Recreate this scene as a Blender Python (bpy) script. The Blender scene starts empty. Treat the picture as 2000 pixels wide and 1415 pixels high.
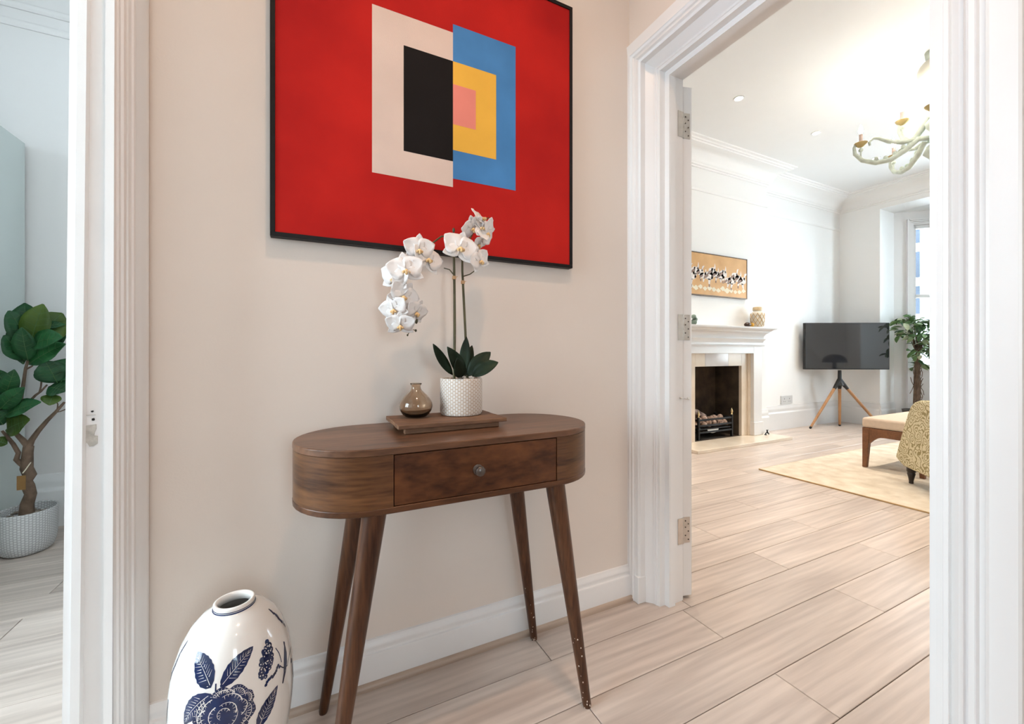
import bpy, bmesh, math, random
from mathutils import Vector, Matrix
random.seed(7)
SC = bpy.context.scene
COL = SC.collection
PI = math.pi

# ------------------------------------------------------------------ camera, world, exposure
EYE = 1.08
YAW = math.atan2(1640.0, 809.0)          # angle of the view direction from +X
FX, FY = math.cos(YAW), math.sin(YAW)
cam_d = bpy.data.cameras.new('camera')
cam_d.sensor_width = 36.0
cam_d.lens = 809.0 / 2000.0 * 36.0
cam_d.shift_y = -17.5 / 2000.0
cam_d.clip_start = 0.02
cam = bpy.data.objects.new('camera', cam_d)
COL.objects.link(cam)
cam.location = (0, 0, EYE)
cam.rotation_euler = (PI / 2, 0, YAW - PI / 2)
SC.camera = cam

SKY = 16.5
w = bpy.data.worlds.new('overcast_sky')
SC.world = w
w.use_nodes = True
bg = w.node_tree.nodes['Background']
bg.inputs[0].default_value = (0.82, 0.92, 1.0, 1)
bg.inputs[1].default_value = SKY

SC.view_settings.view_transform = 'Standard'
SC.view_settings.look = 'None'
SC.view_settings.gamma = 1.0
SC.view_settings.use_curve_mapping = False
SC.view_settings.exposure = 0.09
SC.cycles.max_bounces = 7
SC.cycles.diffuse_bounces = 4
SC.cycles.adaptive_threshold = 0.06
SC.cycles.glossy_bounces = 3
SC.cycles.transmission_bounces = 8
SC.cycles.transparent_max_bounces = 8
SC.cycles.caustics_reflective = False
SC.cycles.caustics_refractive = False

def portal(name, loc, rot, sx, sy):
    l = bpy.data.lights.new(name, 'AREA'); l.shape = 'RECTANGLE'; l.size = sx; l.size_y = sy
    l.cycles.is_portal = True
    o = bpy.data.objects.new(name, l); COL.objects.link(o); o.location = loc; o.rotation_euler = rot
    return o
# daylight comes in through the bay, the glazed front door of the hall and the window of the side room
portal('bay_daylight', (8.62, 1.75, 1.95), (0, PI / 2, 0), 2.5, 2.4)
portal('front_door_daylight', (0.45, -2.62, 1.6), (PI / 2, 0, 0), 0.54, 1.65)
portal('side_room_daylight', (-3.32, 1.1, 1.85), (0, -PI / 2, 0), 2.55, 2.8)

def ray(u, v):
    a, b = (u - 1000.0) / 809.0, (690.0 - v) / 809.0
    return Vector((FX + a * FY, FY - a * FX, b))
def at(u, v, t=None, x=None, y=None, z=None):
    """a point seen at photo pixel (u, v), at depth t or on the plane x / y / z"""
    q = ray(u, v)
    if t is None:
        if x is not None: t = x / q.x
        elif y is not None: t = y / q.y
        else: t = (z - EYE) / q.z
    return Vector((0, 0, EYE)) + q * t

# ------------------------------------------------------------------ materials
MATS = {}
def mat(name, col, rough=0.5, metal=0.0, var=0.0, vscale=6.0, stretch=(1, 1, 1), bump=0.0, bscale=60.0,
        trans=0.0, ior=1.45, emit=None, estr=0.0, coat=0.0, spec=0.5, rnd=0.0, col2=None):
    if name in MATS: return MATS[name]
    m = bpy.data.materials.new(name); m.use_nodes = True
    nt = m.node_tree; b = nt.nodes['Principled BSDF']
    b.inputs['Roughness'].default_value = rough
    b.inputs['Metallic'].default_value = metal
    b.inputs['IOR'].default_value = ior
    b.inputs['Specular IOR Level'].default_value = spec
    b.inputs['Transmission Weight'].default_value = trans
    b.inputs['Coat Weight'].default_value = coat
    c = (*col, 1)
    b.inputs['Base Color'].default_value = c
    tc = nt.nodes.new('ShaderNodeTexCoord')
    mp = nt.nodes.new('ShaderNodeMapping'); mp.inputs['Scale'].default_value = stretch
    nt.links.new(tc.outputs['Object'], mp.inputs[0])
    if var > 0 or col2:
        n = nt.nodes.new('ShaderNodeTexNoise'); n.inputs['Scale'].default_value = vscale; n.inputs['Detail'].default_value = 4
        nt.links.new(mp.outputs[0], n.inputs['Vector'])
        r = nt.nodes.new('ShaderNodeMix'); r.data_type = 'RGBA'
        lo = tuple(max(0, x * (1 - var)) for x in col); hi = col2 or tuple(min(1, x * (1 + var)) for x in col)
        r.inputs[6].default_value = (*lo, 1); r.inputs[7].default_value = (*hi, 1)
        rm = nt.nodes.new('ShaderNodeMapRange'); rm.inputs[1].default_value = 0.3; rm.inputs[2].default_value = 0.7
        nt.links.new(n.outputs[0], rm.inputs[0]); nt.links.new(rm.outputs[0], r.inputs[0])
        out = r.outputs[2]
        if rnd > 0:
            oi = nt.nodes.new('ShaderNodeObjectInfo')
            h = nt.nodes.new('ShaderNodeHueSaturation')
            rr = nt.nodes.new('ShaderNodeMapRange'); rr.inputs[3].default_value = 1 - rnd; rr.inputs[4].default_value = 1 + rnd
            nt.links.new(oi.outputs['Random'], rr.inputs[0]); nt.links.new(rr.outputs[0], h.inputs['Value'])
            nt.links.new(out, h.inputs['Color']); out = h.outputs[0]
        nt.links.new(out, b.inputs['Base Color'])
    if bump > 0:
        n2 = nt.nodes.new('ShaderNodeTexNoise'); n2.inputs['Scale'].default_value = bscale; n2.inputs['Detail'].default_value = 3
        nt.links.new(mp.outputs[0], n2.inputs['Vector'])
        bp = nt.nodes.new('ShaderNodeBump'); bp.inputs['Strength'].default_value = bump; bp.inputs['Distance'].default_value = 0.01
        nt.links.new(n2.outputs[0], bp.inputs['Height']); nt.links.new(bp.outputs[0], b.inputs['Normal'])
    if emit:
        b.inputs['Emission Color'].default_value = (*emit, 1); b.inputs['Emission Strength'].default_value = estr
    MATS[name] = m
    return m

def wood(name, dark, light, stretch, scale=1.0, rough=0.4, rnd=0.0, wave=0.0, bump=0.1, offset=False, coat=0.0, grain=0.45):
    """streaky wood: a long noise for the figure, a finer one for the grain and bands for cathedral figure"""
    m = bpy.data.materials.new(name); m.use_nodes = True
    nt = m.node_tree; N = nt.nodes; L = nt.links; b = N['Principled BSDF']
    b.inputs['Roughness'].default_value = rough; b.inputs['Coat Weight'].default_value = coat
    tc = N.new('ShaderNodeTexCoord'); vec = tc.outputs['Object']
    if offset:
        oi = N.new('ShaderNodeObjectInfo')
        mu = N.new('ShaderNodeMath'); mu.operation = 'MULTIPLY'; mu.inputs[1].default_value = 57.0
        L.new(oi.outputs['Random'], mu.inputs[0])
        ad = N.new('ShaderNodeVectorMath'); ad.operation = 'ADD'
        L.new(vec, ad.inputs[0]); L.new(mu.outputs[0], ad.inputs[1]); vec = ad.outputs[0]
    mp = N.new('ShaderNodeMapping'); mp.inputs['Scale'].default_value = tuple(s * scale for s in stretch); L.new(vec, mp.inputs[0])
    n1 = N.new('ShaderNodeTexNoise'); n1.inputs['Scale'].default_value = 1.0; n1.inputs['Detail'].default_value = 5; n1.inputs['Distortion'].default_value = 0.6
    L.new(mp.outputs[0], n1.inputs['Vector'])
    mp2 = N.new('ShaderNodeMapping'); mp2.inputs['Scale'].default_value = tuple(s * scale * (6 if s > 2 else 2.2) for s in stretch); L.new(vec, mp2.inputs[0])
    n2 = N.new('ShaderNodeTexNoise'); n2.inputs['Scale'].default_value = 1.0; n2.inputs['Detail'].default_value = 4
    L.new(mp2.outputs[0], n2.inputs['Vector'])
    mx = N.new('ShaderNodeMix'); mx.data_type = 'FLOAT'; mx.inputs[0].default_value = grain
    L.new(n1.outputs[0], mx.inputs[2]); L.new(n2.outputs[0], mx.inputs[3])
    val = mx.outputs[0]
    if wave > 0:
        wv = N.new('ShaderNodeTexWave'); wv.bands_direction = 'Y'; wv.inputs['Scale'].default_value = 1.6
        wv.inputs['Distortion'].default_value = 7.0; wv.inputs['Detail'].default_value = 2.0; wv.inputs['Detail Scale'].default_value = 0.7
        mp3 = N.new('ShaderNodeMapping'); mp3.inputs['Scale'].default_value = (1.3, 6.0, 1.0); L.new(vec, mp3.inputs[0])
        L.new(mp3.outputs[0], wv.inputs['Vector'])
        mw = N.new('ShaderNodeMix'); mw.data_type = 'FLOAT'; mw.inputs[0].default_value = wave
        L.new(val, mw.inputs[2]); L.new(wv.outputs['Fac'], mw.inputs[3]); val = mw.outputs[0]
    cr = N.new('ShaderNodeValToRGB'); cr.color_ramp.elements[0].position = 0.33; cr.color_ramp.elements[1].position = 0.68
    cr.color_ramp.elements[0].color = (*dark, 1); cr.color_ramp.elements[1].color = (*light, 1)
    L.new(val, cr.inputs[0]); out = cr.outputs[0]
    if rnd > 0:
        oi2 = N.new('ShaderNodeObjectInfo'); h = N.new('ShaderNodeHueSaturation')
        rr = N.new('ShaderNodeMapRange'); rr.inputs[3].default_value = 1 - rnd; rr.inputs[4].default_value = 1 + rnd
        L.new(oi2.outputs['Random'], rr.inputs[0]); L.new(rr.outputs[0], h.inputs['Value']); L.new(out, h.inputs['Color']); out = h.outputs[0]
    L.new(out, b.inputs['Base Color'])
    if bump > 0:
        bp = N.new('ShaderNodeBump'); bp.inputs['Strength'].default_value = bump; bp.inputs['Distance'].default_value = 0.002
        L.new(n2.outputs[0], bp.inputs['Height']); L.new(bp.outputs[0], b.inputs['Normal'])
    MATS[name] = m
    return m

def weave(name, col, dark, nu, nv, strength=0.6):
    """dashes pressed in rows round a pot: cylindrical coordinates into a brick pattern"""
    m = bpy.data.materials.new(name); m.use_nodes = True
    nt = m.node_tree; N = nt.nodes; L = nt.links; b = N['Principled BSDF']; b.inputs['Roughness'].default_value = 0.55
    tc = N.new('ShaderNodeTexCoord'); sp = N.new('ShaderNodeSeparateXYZ'); L.new(tc.outputs['Object'], sp.inputs[0])
    a = N.new('ShaderNodeMath'); a.operation = 'ARCTAN2'; L.new(sp.outputs[1], a.inputs[0]); L.new(sp.outputs[0], a.inputs[1])
    mu = N.new('ShaderNodeMath'); mu.operation = 'MULTIPLY'; mu.inputs[1].default_value = nu / (2 * PI); L.new(a.outputs[0], mu.inputs[0])
    mv = N.new('ShaderNodeMath'); mv.operation = 'MULTIPLY'; mv.inputs[1].default_value = nv; L.new(sp.outputs[2], mv.inputs[0])
    cb = N.new('ShaderNodeCombineXYZ'); L.new(mv.outputs[0], cb.inputs[0]); L.new(mu.outputs[0], cb.inputs[1])
    br = N.new('ShaderNodeTexBrick'); br.inputs['Scale'].default_value = 1.0; br.inputs['Brick Width'].default_value = 1.0
    br.inputs['Row Height'].default_value = 1.0; br.inputs['Mortar Size'].default_value = 0.16; br.inputs['Mortar Smooth'].default_value = 0.4
    br.inputs['Color1'].default_value = (*col, 1); br.inputs['Color2'].default_value = (*[c * 0.94 for c in col], 1); br.inputs['Mortar'].default_value = (*dark, 1)
    L.new(cb.outputs[0], br.inputs['Vector']); L.new(br.outputs['Color'], b.inputs['Base Color'])
    iv = N.new('ShaderNodeMath'); iv.operation = 'SUBTRACT'; iv.inputs[0].default_value = 1.0; L.new(br.outputs['Fac'], iv.inputs[1])
    bp = N.new('ShaderNodeBump'); bp.inputs['Strength'].default_value = strength; bp.inputs['Distance'].default_value = 0.004
    L.new(iv.outputs[0], bp.inputs['Height']); L.new(bp.outputs[0], b.inputs['Normal'])
    MATS[name] = m
    return m

def scroll_fabric(name, base, line, scale):
    """cream damask with rings and scrolls: distorted voronoi distance bands"""
    m = bpy.data.materials.new(name); m.use_nodes = True
    nt = m.node_tree; N = nt.nodes; L = nt.links; b = N['Principled BSDF']; b.inputs['Roughness'].default_value = 0.9
    tc = N.new('ShaderNodeTexCoord')
    nz = N.new('ShaderNodeTexNoise'); nz.inputs['Scale'].default_value = scale * 0.9; L.new(tc.outputs['Object'], nz.inputs['Vector'])
    ad = N.new('ShaderNodeVectorMath'); ad.operation = 'MULTIPLY_ADD'; ad.inputs[1].default_value = (0.06, 0.06, 0.06)
    L.new(nz.outputs['Color'], ad.inputs[0]); L.new(tc.outputs['Object'], ad.inputs[2])
    vo = N.new('ShaderNodeTexVoronoi'); vo.inputs['Scale'].default_value = scale; L.new(ad.outputs[0], vo.inputs['Vector'])
    mu = N.new('ShaderNodeMath'); mu.operation = 'MULTIPLY'; mu.inputs[1].default_value = 27.0; L.new(vo.outputs['Distance'], mu.inputs[0])
    sn = N.new('ShaderNodeMath'); sn.operation = 'SINE'; L.new(mu.outputs[0], sn.inputs[0])
    cr = N.new('ShaderNodeValToRGB'); cr.color_ramp.elements[0].position = 0.15; cr.color_ramp.elements[1].position = 0.6
    cr.color_ramp.elements[0].color = (*base, 1); cr.color_ramp.elements[1].color = (*line, 1)
    L.new(sn.outputs[0], cr.inputs[0]); L.new(cr.outputs[0], b.inputs['Base Color'])
    MATS[name] = m
    return m

def pane(name, tint=(0.93, 0.97, 0.98)):
    m = bpy.data.materials.new(name); m.use_nodes = True
    nt = m.node_tree; N = nt.nodes; L = nt.links
    N.remove(N['Principled BSDF'])
    tr = N.new('ShaderNodeBsdfTransparent'); tr.inputs[0].default_value = (*tint, 1)
    gl = N.new('ShaderNodeBsdfGlossy'); gl.inputs['Roughness'].default_value = 0.02
    fr = N.new('ShaderNodeFresnel'); fr.inputs[0].default_value = 1.45
    mx = N.new('ShaderNodeMixShader'); L.new(fr.outputs[0], mx.inputs[0]); L.new(tr.outputs[0], mx.inputs[1]); L.new(gl.outputs[0], mx.inputs[2])
    L.new(mx.outputs[0], N['Material Output'].inputs[0])
    MATS[name] = m
    return m

wallm = mat('hall_wall_paint', (0.73, 0.65, 0.585), 0.65, var=0.015, vscale=3, bump=0.03, bscale=180)
whitew = mat('white_wall_paint', (0.90, 0.895, 0.885), 0.6, var=0.008, vscale=2)
coolw = mat('grey_white_wall_paint', (0.74, 0.715, 0.70), 0.6, var=0.01, vscale=2)
gloss = mat('white_gloss_paint', (0.78, 0.77, 0.765), 0.28, var=0.012, vscale=5, bump=0.02, bscale=40)
ceilm = mat('ceiling_paint', (0.88, 0.88, 0.875), 0.7, var=0.005)
plank_m = wood('oak_laminate', (0.40, 0.325, 0.28), (0.69, 0.585, 0.515), (0.9, 7.0, 1.0), 1.0, 0.33, 0.07, 0.06, 0.08, True)
subm = mat('dark_underlay', (0.10, 0.075, 0.06), 0.9, var=0.1)
beadm = wood('oak_bead', (0.33, 0.24, 0.185), (0.50, 0.39, 0.31), (1.0, 12, 12), 1.0, 0.4)
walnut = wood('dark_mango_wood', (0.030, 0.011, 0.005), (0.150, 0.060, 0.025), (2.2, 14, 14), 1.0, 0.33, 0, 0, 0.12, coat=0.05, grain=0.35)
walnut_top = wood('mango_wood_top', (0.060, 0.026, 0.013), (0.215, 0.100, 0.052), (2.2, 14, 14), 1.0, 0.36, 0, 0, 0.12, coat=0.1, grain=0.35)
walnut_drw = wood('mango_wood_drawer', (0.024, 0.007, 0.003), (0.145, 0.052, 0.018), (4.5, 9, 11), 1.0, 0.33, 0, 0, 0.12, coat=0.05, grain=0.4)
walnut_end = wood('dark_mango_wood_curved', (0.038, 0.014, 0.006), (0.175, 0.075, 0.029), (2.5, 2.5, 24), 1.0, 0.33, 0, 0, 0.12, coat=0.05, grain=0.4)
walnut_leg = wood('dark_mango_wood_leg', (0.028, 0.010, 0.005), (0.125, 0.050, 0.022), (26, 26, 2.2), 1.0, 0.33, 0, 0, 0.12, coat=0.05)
for _m in (walnut, walnut_top, walnut_drw, walnut_end, walnut_leg): _m.node_tree.nodes['Principled BSDF'].inputs['Specular IOR Level'].default_value = 0.28
blackm = mat('black_frame_paint', (0.010, 0.008, 0.008), 0.45, var=0.2, spec=0.2)
steel = mat('brushed_steel', (0.62, 0.58, 0.54), 0.32, 1.0, var=0.08, vscale=30)
pewter = mat('dark_pewter', (0.13, 0.11, 0.10), 0.35, 0.9, var=0.2, vscale=40)
hole = mat('dark_hole', (0.01, 0.009, 0.008), 0.9, var=0.2)

# ------------------------------------------------------------------ mesh helpers
class MB:
    def __init__(s): s.v = []; s.f = []; s.sm = []
    def add(s, V, F, smooth=False):
        o = len(s.v); s.v += [tuple(p) for p in V]; s.f += [tuple(i + o for i in f) for f in F]; s.sm += [smooth] * len(F); return s
    def box(s, a, b, mtx=None):
        x0, y0, z0 = a; x1, y1, z1 = b
        V = [(x0, y0, z0), (x1, y0, z0), (x1, y1, z0), (x0, y1, z0), (x0, y0, z1), (x1, y0, z1), (x1, y1, z1), (x0, y1, z1)]
        if mtx is not None: V = [mtx @ Vector(p) for p in V]
        return s.add(V, [(3, 2, 1, 0), (4, 5, 6, 7), (0, 1, 5, 4), (1, 2, 6, 5), (2, 3, 7, 6), (3, 0, 4, 7)])
    def lathe(s, prof, n=32, c=(0, 0, 0), cap=True, sx=1.0, sy=1.0):
        V = []; F = []
        for r, z in prof:
            for i in range(n):
                a = 2 * PI * i / n; V.append((c[0] + r * sx * math.cos(a), c[1] + r * sy * math.sin(a), c[2] + z))
        for j in range(len(prof) - 1):
            for i in range(n):
                k = (i + 1) % n; F.append((j * n + i, j * n + k, (j + 1) * n + k, (j + 1) * n + i))
        s.add(V, F, True)
        if cap:
            o = len(s.v) - len(V)
            s.f.append(tuple(o + i for i in range(n))[::-1]); s.sm.append(False)
            s.f.append(tuple(o + (len(prof) - 1) * n + i for i in range(n))); s.sm.append(False)
        return s
    def tube(s, pts, rad, n=8, cap=True):
        pts = [Vector(p) for p in pts]
        if not isinstance(rad, (list, tuple)): rad = [rad] * len(pts)
        V = []; F = []; up = None
        for i, p in enumerate(pts):
            d = (pts[min(i + 1, len(pts) - 1)] - pts[max(i - 1, 0)]).normalized()
            if up is None: up = Vector((0, 0, 1)) if abs(d.z) < 0.9 else Vector((1, 0, 0))
            a = d.cross(up).normalized(); up = a.cross(d).normalized()
            for k in range(n):
                t = 2 * PI * k / n; V.append(p + a * (rad[i] * math.cos(t)) + up * (rad[i] * math.sin(t)))
        for j in range(len(pts) - 1):
            for i in range(n):
                k = (i + 1) % n; F.append((j * n + i, (j + 1) * n + i, (j + 1) * n + k, j * n + k))
        s.add(V, F, True)
        if cap:
            o = len(s.v) - len(V)
            s.f.append(tuple(o + i for i in range(n))); s.sm.append(False)
            s.f.append(tuple(o + (len(pts) - 1) * n + i for i in range(n))[::-1]); s.sm.append(False)
        return s
    def prism(s, poly, z0, z1, smooth=False):
        n = len(poly)
        V = [(x, y, z0) for x, y in poly] + [(x, y, z1) for x, y in poly]
        F = [(i, (i + 1) % n, n + (i + 1) % n, n + i) for i in range(n)]
        s.add(V, F, smooth)
        o = len(s.v) - 2 * n
        s.f += [tuple(o + i for i in range(n))[::-1], tuple(o + n + i for i in range(n))]; s.sm += [False, False]
        return s
    def sweep(s, prof, A, B, U, W):
        """profile (a, b) in axes U, W swept from A to B"""
        A, B, U, W = map(Vector, (A, B, U, W)); n = len(prof)
        V = [A + U * a + W * b for a, b in prof] + [B + U * a + W * b for a, b in prof]
        F = [(i, (i + 1) % n, n + (i + 1) % n, n + i) for i in range(n)] + [tuple(range(n))[::-1], tuple(range(n, 2 * n))]
        return s.add(V, F)
    def ball(s, c, r, n=12, m=8, sq=(1, 1, 1)):
        V = [(c[0], c[1], c[2] - r * sq[2])]; F = []
        for j in range(1, m):
            t = PI * j / m - PI / 2
            for i in range(n):
                a = 2 * PI * i / n
                V.append((c[0] + r * sq[0] * math.cos(t) * math.cos(a), c[1] + r * sq[1] * math.cos(t) * math.sin(a), c[2] + r * sq[2] * math.sin(t)))
        V.append((c[0], c[1], c[2] + r * sq[2]))
        for i in range(n): F.append((0, 1 + (i + 1) % n, 1 + i))
        for j in range(m - 2):
            for i in range(n):
                a = 1 + j * n; F.append((a + i, a + (i + 1) % n, a + n + (i + 1) % n, a + n + i))
        a = 1 + (m - 2) * n
        for i in range(n): F.append((a + i, a + (i + 1) % n, len(V) - 1))
        return s.add(V, F, True)
    def mesh(s, name):
        me = bpy.data.meshes.new(name); me.from_pydata([tuple(p) for p in s.v], [], s.f)
        me.polygons.foreach_set('use_smooth', s.sm); me.update()
        bm = bmesh.new(); bm.from_mesh(me); bmesh.ops.recalc_face_normals(bm, faces=bm.faces[:]); bm.to_mesh(me); bm.free()
        return me
    def build(s, name, m, parent=None, bevel=0.0, seg=2, origin=None, sharp=True):
        me = s.mesh(name)
        if origin is not None: me.transform(Matrix.Translation(-Vector(origin)))
        return link(name, me, m, parent, bevel, seg, origin, sharp)

def link(name, me, m, parent=None, bevel=0.0, seg=2, origin=None, sharp=True):
    o = bpy.data.objects.new(name, me); COL.objects.link(o)
    if m is not None and not me.materials: me.materials.append(m)
    if sharp: me.set_sharp_from_angle(angle=math.radians(42))
    if bevel > 0:
        md = o.modifiers.new('bevel', 'BEVEL'); md.width = bevel; md.segments = seg; md.limit_method = 'ANGLE'; md.angle_limit = math.radians(40); md.harden_normals = False
    if origin is not None: o.location = origin
    if parent is not None:
        p = parent; o.parent = p
        off = Vector((0, 0, 0))
        while p is not None: off += p.location; p = p.parent
        o.location = Vector(o.location) - off       # every parent here is unrotated or an Empty placed before its parts
    return o
def tag(o, label, cat, group=None):
    o['label'] = label; o['category'] = cat
    if group: o['group'] = group
    return o
def thing(name, loc, label, cat, group=None):
    o = bpy.data.objects.new(name, None); o.empty_display_size = 0.1; COL.objects.link(o); o.location = loc
    return tag(o, label, cat, group)
def struct(o): o['kind'] = 'structure'; return o
def child(name, me, m, parent, loc, rot=None, scale=None):
    o = bpy.data.objects.new(name, me); COL.objects.link(o); o.parent = parent; o.location = loc
    if m is not None and not me.materials: me.materials.append(m)
    if rot is not None: o.rotation_euler = rot
    if scale is not None: o.scale = scale
    return o

# ------------------------------------------------------------------ room data
YW = 1.416            # face of the wall behind the console table
XR = 1.278            # hall face of the wall with the doorway to the living room
XL = -0.405           # hall face of the wall with the doorway to the side room
XIN = 1.463           # living-room face of that wall
YB = 3.585            # back wall of living room and side room
YCH = 3.42            # chimney breast face
XF = 7.55             # window wall
CZ = 3.49
YS = -1.3             # far side of the living room behind the hall

# ------------------------------------------------------------------ floor: every board its own piece
fl = struct(MB().box((-3.45, -2.75, -0.05), (9.0, 3.75, -0.012)).build('floor', subm))
PW, PL, GAP = 0.1915, 1.39, 0.0026
plank_cache = {}
def plank(x0, x1, y0, y1):
    sx, sy = round(x1 - x0 - GAP, 4), round(y1 - y0 - GAP, 4)
    if sx < 0.03 or sy < 0.01: return
    k = (sx, sy)
    if k not in plank_cache:
        a, b, c = sx / 2, sy / 2, 0.0013
        V = [(-a, -b, -.012), (a, -b, -.012), (a, b, -.012), (-a, b, -.012), (-a, -b, -c), (a, -b, -c), (a, b, -c), (-a, b, -c),
             (-a + c, -b + c, 0), (a - c, -b + c, 0), (a - c, b - c, 0), (-a + c, b - c, 0)]
        F = [(8, 9, 10, 11)] + [(i, (i + 1) % 4, 4 + (i + 1) % 4, 4 + i) for i in range(4)] + [(4 + i, 4 + (i + 1) % 4, 8 + (i + 1) % 4, 8 + i) for i in range(4)]
        me = bpy.data.meshes.new('plank'); me.from_pydata(V, [], F); me.materials.append(plank_m); plank_cache[k] = me
    child('plank', plank_cache[k], None, fl, ((x0 + x1) / 2, (y0 + y1) / 2, 0))
def run(xa, xb, joint, y0, y1):
    k = math.floor((xa - joint) / PL)
    while joint + k * PL < xb:
        a, b = max(xa, joint + k * PL), min(xb, joint + (k + 1) * PL)
        if b - a > 0.03: plank(a, b, y0, y1)
        k += 1
for r in range(-21, 13):
    y0 = 1.2435 + PW * r; y1 = y0 + PW
    ym = (y0 + y1) / 2
    j = 0.768 if r % 2 == 0 else 1.412
    if r <= 0:                                    # hall rows, those inside the living room run straight on
        xa = XL - 0.045; yb = min(y1, YW)
        run(xa, XF if (y0 > YS and r < 0) else XIN, j, max(y0, -2.65), yb)
    if r >= 0: run(XIN, XF, j, y0, min(y1, YB))
    if -6 <= r:                                   # side room
        run(-3.4, XL - 0.045, -1.039 if r % 2 else -0.40, y0, min(y1, YB))

# ------------------------------------------------------------------ hall walls
def wall(name, a, b, m): return struct(MB().box(a, b).build(name, m))
wall('wall_back', (XL - 0.10, YW, 0), (XIN, YW + 0.14, CZ), wallm)
# doorway wall to the living room: opening y 0.46..1.279, z up to 2.26
DY0, DY1, DZ = 0.46, 1.279, 2.26
wr = MB()
wr.box((XR, DY1 + 0.105, 0), (XIN, YB, CZ)); wr.box((XR, -2.7, 0), (XIN, DY0 - 0.105, CZ)); wr.box((XR, DY0 - 0.105, DZ + 0.105), (XIN, DY1 + 0.105, CZ))
struct(wr.build('wall_right', wallm))
struct(MB().box((XIN, DY1 + 0.12, 0), (XIN + 0.006, YB, CZ)).box((XIN, YS, 0), (XIN + 0.006, DY0 - 0.12, CZ)).box((XIN, DY0 - 0.12, DZ + 0.12), (XIN + 0.006, DY1 + 0.12, CZ)).build('wall_living_side', whitew))
# doorway wall to the side room: opening y 0.42..1.29
LY0, LY1 = 0.42, 1.29
XLB = -0.495
wl = MB()
wl.box((XLB + 0.004, LY1 + 0.026, 0), (XL, YW + 0.1, CZ)); wl.box((XLB + 0.004, -2.7, 0), (XL, LY0 - 0.012, CZ)); wl.box((XLB + 0.004, LY0 - 0.012, DZ + 0.03), (XL, LY1 + 0.012, CZ))
struct(wl.build('wall_left', wallm))
wall('wall_side_room', (XLB + 0.004, YW + 0.1, 0), (XL, YB, CZ), coolw)
struct(MB().box((-3.45, -2.75, CZ), (9.0, 3.75, CZ + 0.1)).build('ceiling', ceilm))
# hall end behind the viewer, with the glazed front door
wf = MB()
wf.box((XLB, -2.75, 0), (-0.02, -2.65, CZ)); wf.box((0.92, -2.75, 0), (XIN, -2.65, CZ)); wf.box((-0.02, -2.75, 2.5), (0.92, -2.65, CZ))
struct(wf.build('wall_front', wallm))
fd = struct(MB().box((-0.02, -2.72, 0), (0.20, -2.66, 2.5)).box((0.70, -2.72, 0), (0.92, -2.66, 2.5)).box((0.20, -2.72, 2.4), (0.70, -2.66, 2.5)).box((0.20, -2.72, 0), (0.70, -2.66, 0.8)).box((0.42, -2.72, 0.8), (0.48, -2.66, 2.4)).build('door_2', gloss))
paneM = pane('clear_glass')
for x0, x1 in ((0.20, 0.42), (0.48, 0.70)): MB().box((x0, -2.695, 0.8), (x1, -2.685, 2.4)).build('pane', paneM, fd)

# skirting profile for the hall: (height, depth from wall)
def skirt(name, A, B, out, h, m, t=0.018):
    k = h / 0.148
    prof = [(0, 0), (0, t), (0.098 * k, t), (0.104 * k, t * 0.92), (0.107 * k, t * 0.62), (0.112 * k, t * 0.55), (0.122 * k, t * 0.72), (0.13 * k, t * 0.66), (0.137 * k, t * 0.42), (0.146 * k, t * 0.32), (h, 0)]
    return struct(MB().sweep(prof, A, B, (0, 0, 1), out).build(name, m))
skirt('baseboard_back', (XL, YW, 0), (XR + 0.02, YW, 0), (0, -1, 0), 0.148, gloss)
bead = [(0, 0), (0.0, 0.013), (0.008, 0.0125), (0.014, 0.010), (0.019, 0.005), (0.02, 0)]
struct(MB().sweep(bead, (XL, YW - 0.018, 0), (XR + 0.005, YW - 0.018, 0), (0, 0, 1), (0, -1, 0)).build('trim_floor_bead', beadm))
skirt('baseboard_right', (XR, -2.65, 0), (XR, 0.285, 0), (-1, 0, 0), 0.148, gloss)

# ------------------------------------------------------------------ architrave of the living-room doorway (stepped, mitred) and its lining
# (w outward from the opening, x)
AP = [(0, 1.400), (0, 1.374), (0.022, 1.372), (0.0225, 1.343), (0.034, 1.341), (0.036, 1.337), (0.044, 1.337), (0.047, 1.333), (0.050, 1.338), (0.053, 1.334),
      (0.066, 1.322), (0.076, 1.312), (0.0765, 1.287), (0.084, 1.283), (0.087, 1.278), (0.090, 1.283), (0.0945, 1.276), (0.104, 1.275), (0.108, 1.269), (0.112, 1.274), (0.120, 1.271), (0.123, 1.266), (0.127, 1.270), (0.140, 1.267),
      (0.158, 1.264), (0.168, 1.262), (0.172, 1.266), (0.172, 1.300), (0.10, 1.41)]
def arch_sweep(prof, y0, y1, z1, name, m):
    n = len(prof); V = []; F = []
    for wv, x in prof: V.append((x, y1 + wv, 0))
    for wv, x in prof: V.append((x, y1 + wv, z1 + wv))
    for wv, x in prof: V.append((x, y0 - wv, z1 + wv))
    for wv, x in prof: V.append((x, y0 - wv, 0))
    for j in range(3):
        for i in range(n):
            k = (i + 1) % n; F.append((j * n + i, j * n + k, (j + 1) * n + k, (j + 1) * n + i))
    F.append(tuple(range(n))); F.append(tuple(range(3 * n, 4 * n)))
    return struct(MB().add(V, F).build(name, m))
arch_sweep(AP, DY0, DY1, DZ, 'trim_living_doorway', gloss)
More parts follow.
